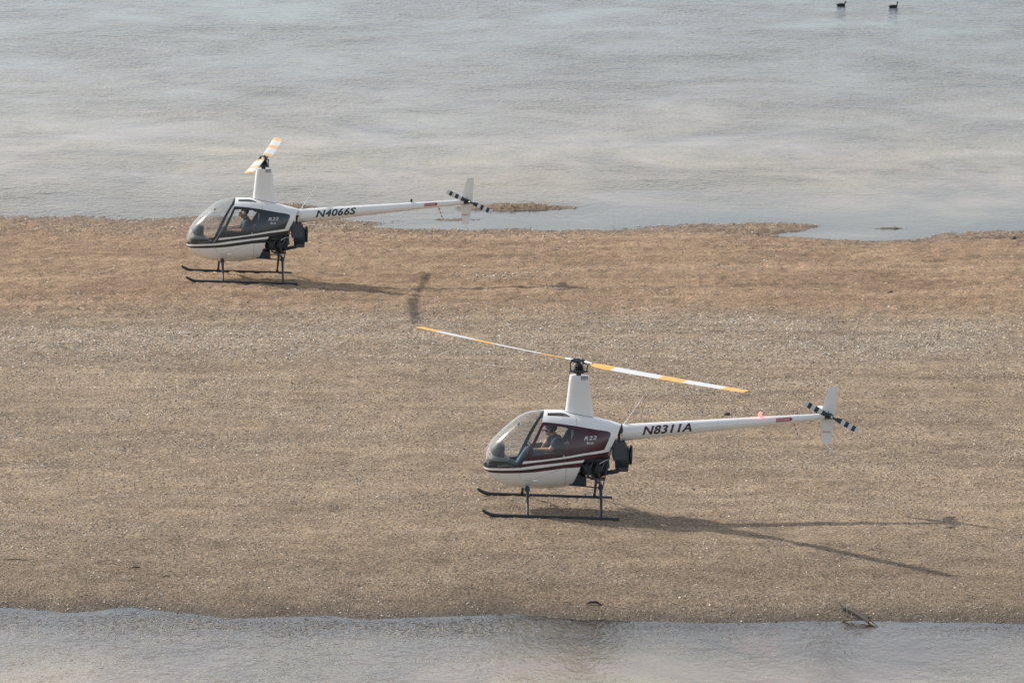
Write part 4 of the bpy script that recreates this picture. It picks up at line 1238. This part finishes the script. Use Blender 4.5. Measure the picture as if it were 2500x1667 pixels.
debris([(-.08, 0, .01), (.0, .01, .03), (.07, 0, .02)], [.005, .011, .005], -5.75, 103.4, 'driftwood_splinter', 'small dark splinter of wood alone right of the twig', M_wood, seed=25)
debris([(-.22, 0, .012), (.0, .01, .022), (.20, -.03, .012)], [.004, .008, .005], -8.33, 104.5, 'buried_stick', 'long thin dark stick half buried at the left edge', M_wood, seed=26)

def stone(x, y, r_, label, seed):
    mb = MB(); mb.ball((0, 0, r_[2] * .5), r_, 12)
    q = random.Random(seed); mb.v = [(a * q.uniform(.85, 1.15), b * q.uniform(.85, 1.15), c_ * q.uniform(.85, 1.15)) for a, b, c_ in mb.v]
    o = mb.build('stone', M_stone, None); o.location = (x, y, gz(x, y)); o.rotation_euler = (0, 0, seed); tag(o, label, 'stone')
stone(4.03, 117.1, (.060, .05, .038), 'lone round dark stone on the sand just above the maroon helicopter boom', 3)
stone(7.97, 132.1, (.075, .05, .035), 'flat dark stone on bare sand at the right, below the tidal pool', 5)
stone(11.28, 141.0, (.06, .05, .05), 'small dark stone on the far waterline at the right edge', 7)

def bird(x, y, head_up, label):
    B = empty('water_bird', (x, y, -.008), (0, 0, R(4))); B.scale = (.92, .92, .92)
    tag(B, label, 'bird', 'dark birds swimming on the far water')
    mb = MB()
    pts = [(-.175, 0, .050), (-.14, 0, .048), (-.09, 0, .040), (-.02, 0, .034), (.05, 0, .034), (.095, 0, .040), (.115, 0, .055)]
    mb.tube(pts, [.006, .028, .050, .062, .060, .042, .016], 14, squash=1.0)
    nk = [(.085, 0, .055), (.105, 0, .085), (.112, 0, .112 + .035 * head_up), (.120, 0, .128 + .048 * head_up)]
    mb.tube(nk, [.034, .024, .019, .020], 10)
    hz = .132 + .048 * head_up
    mb.ball((.128, 0, hz), (.034 - .008 * head_up, .024, .024 + .004 * head_up), 12)
    o = mb.build('body', M_bird, B, ang=80)
    mb = MB(); mb.tube([(.150 - .008 * head_up, 0, hz - .002), (.180 - .012 * head_up, 0, hz - .012)], [.010, .003], 8); mb.build('bill', M_bill, B)
    for sg in (-1, 1):
        mb = MB(); mb.ball((-.03, sg * .050, .056), (.095, .016, .030), 12, rot=(0, -.08, 0)); mb.build('wing', M_bird, B)
bird(9.75, 186.9, 0, 'dark water bird with low head, left of the two swimming at the top')
bird(11.27, 186.5, 1, 'dark water bird with upright neck, right of the two swimming at the top')
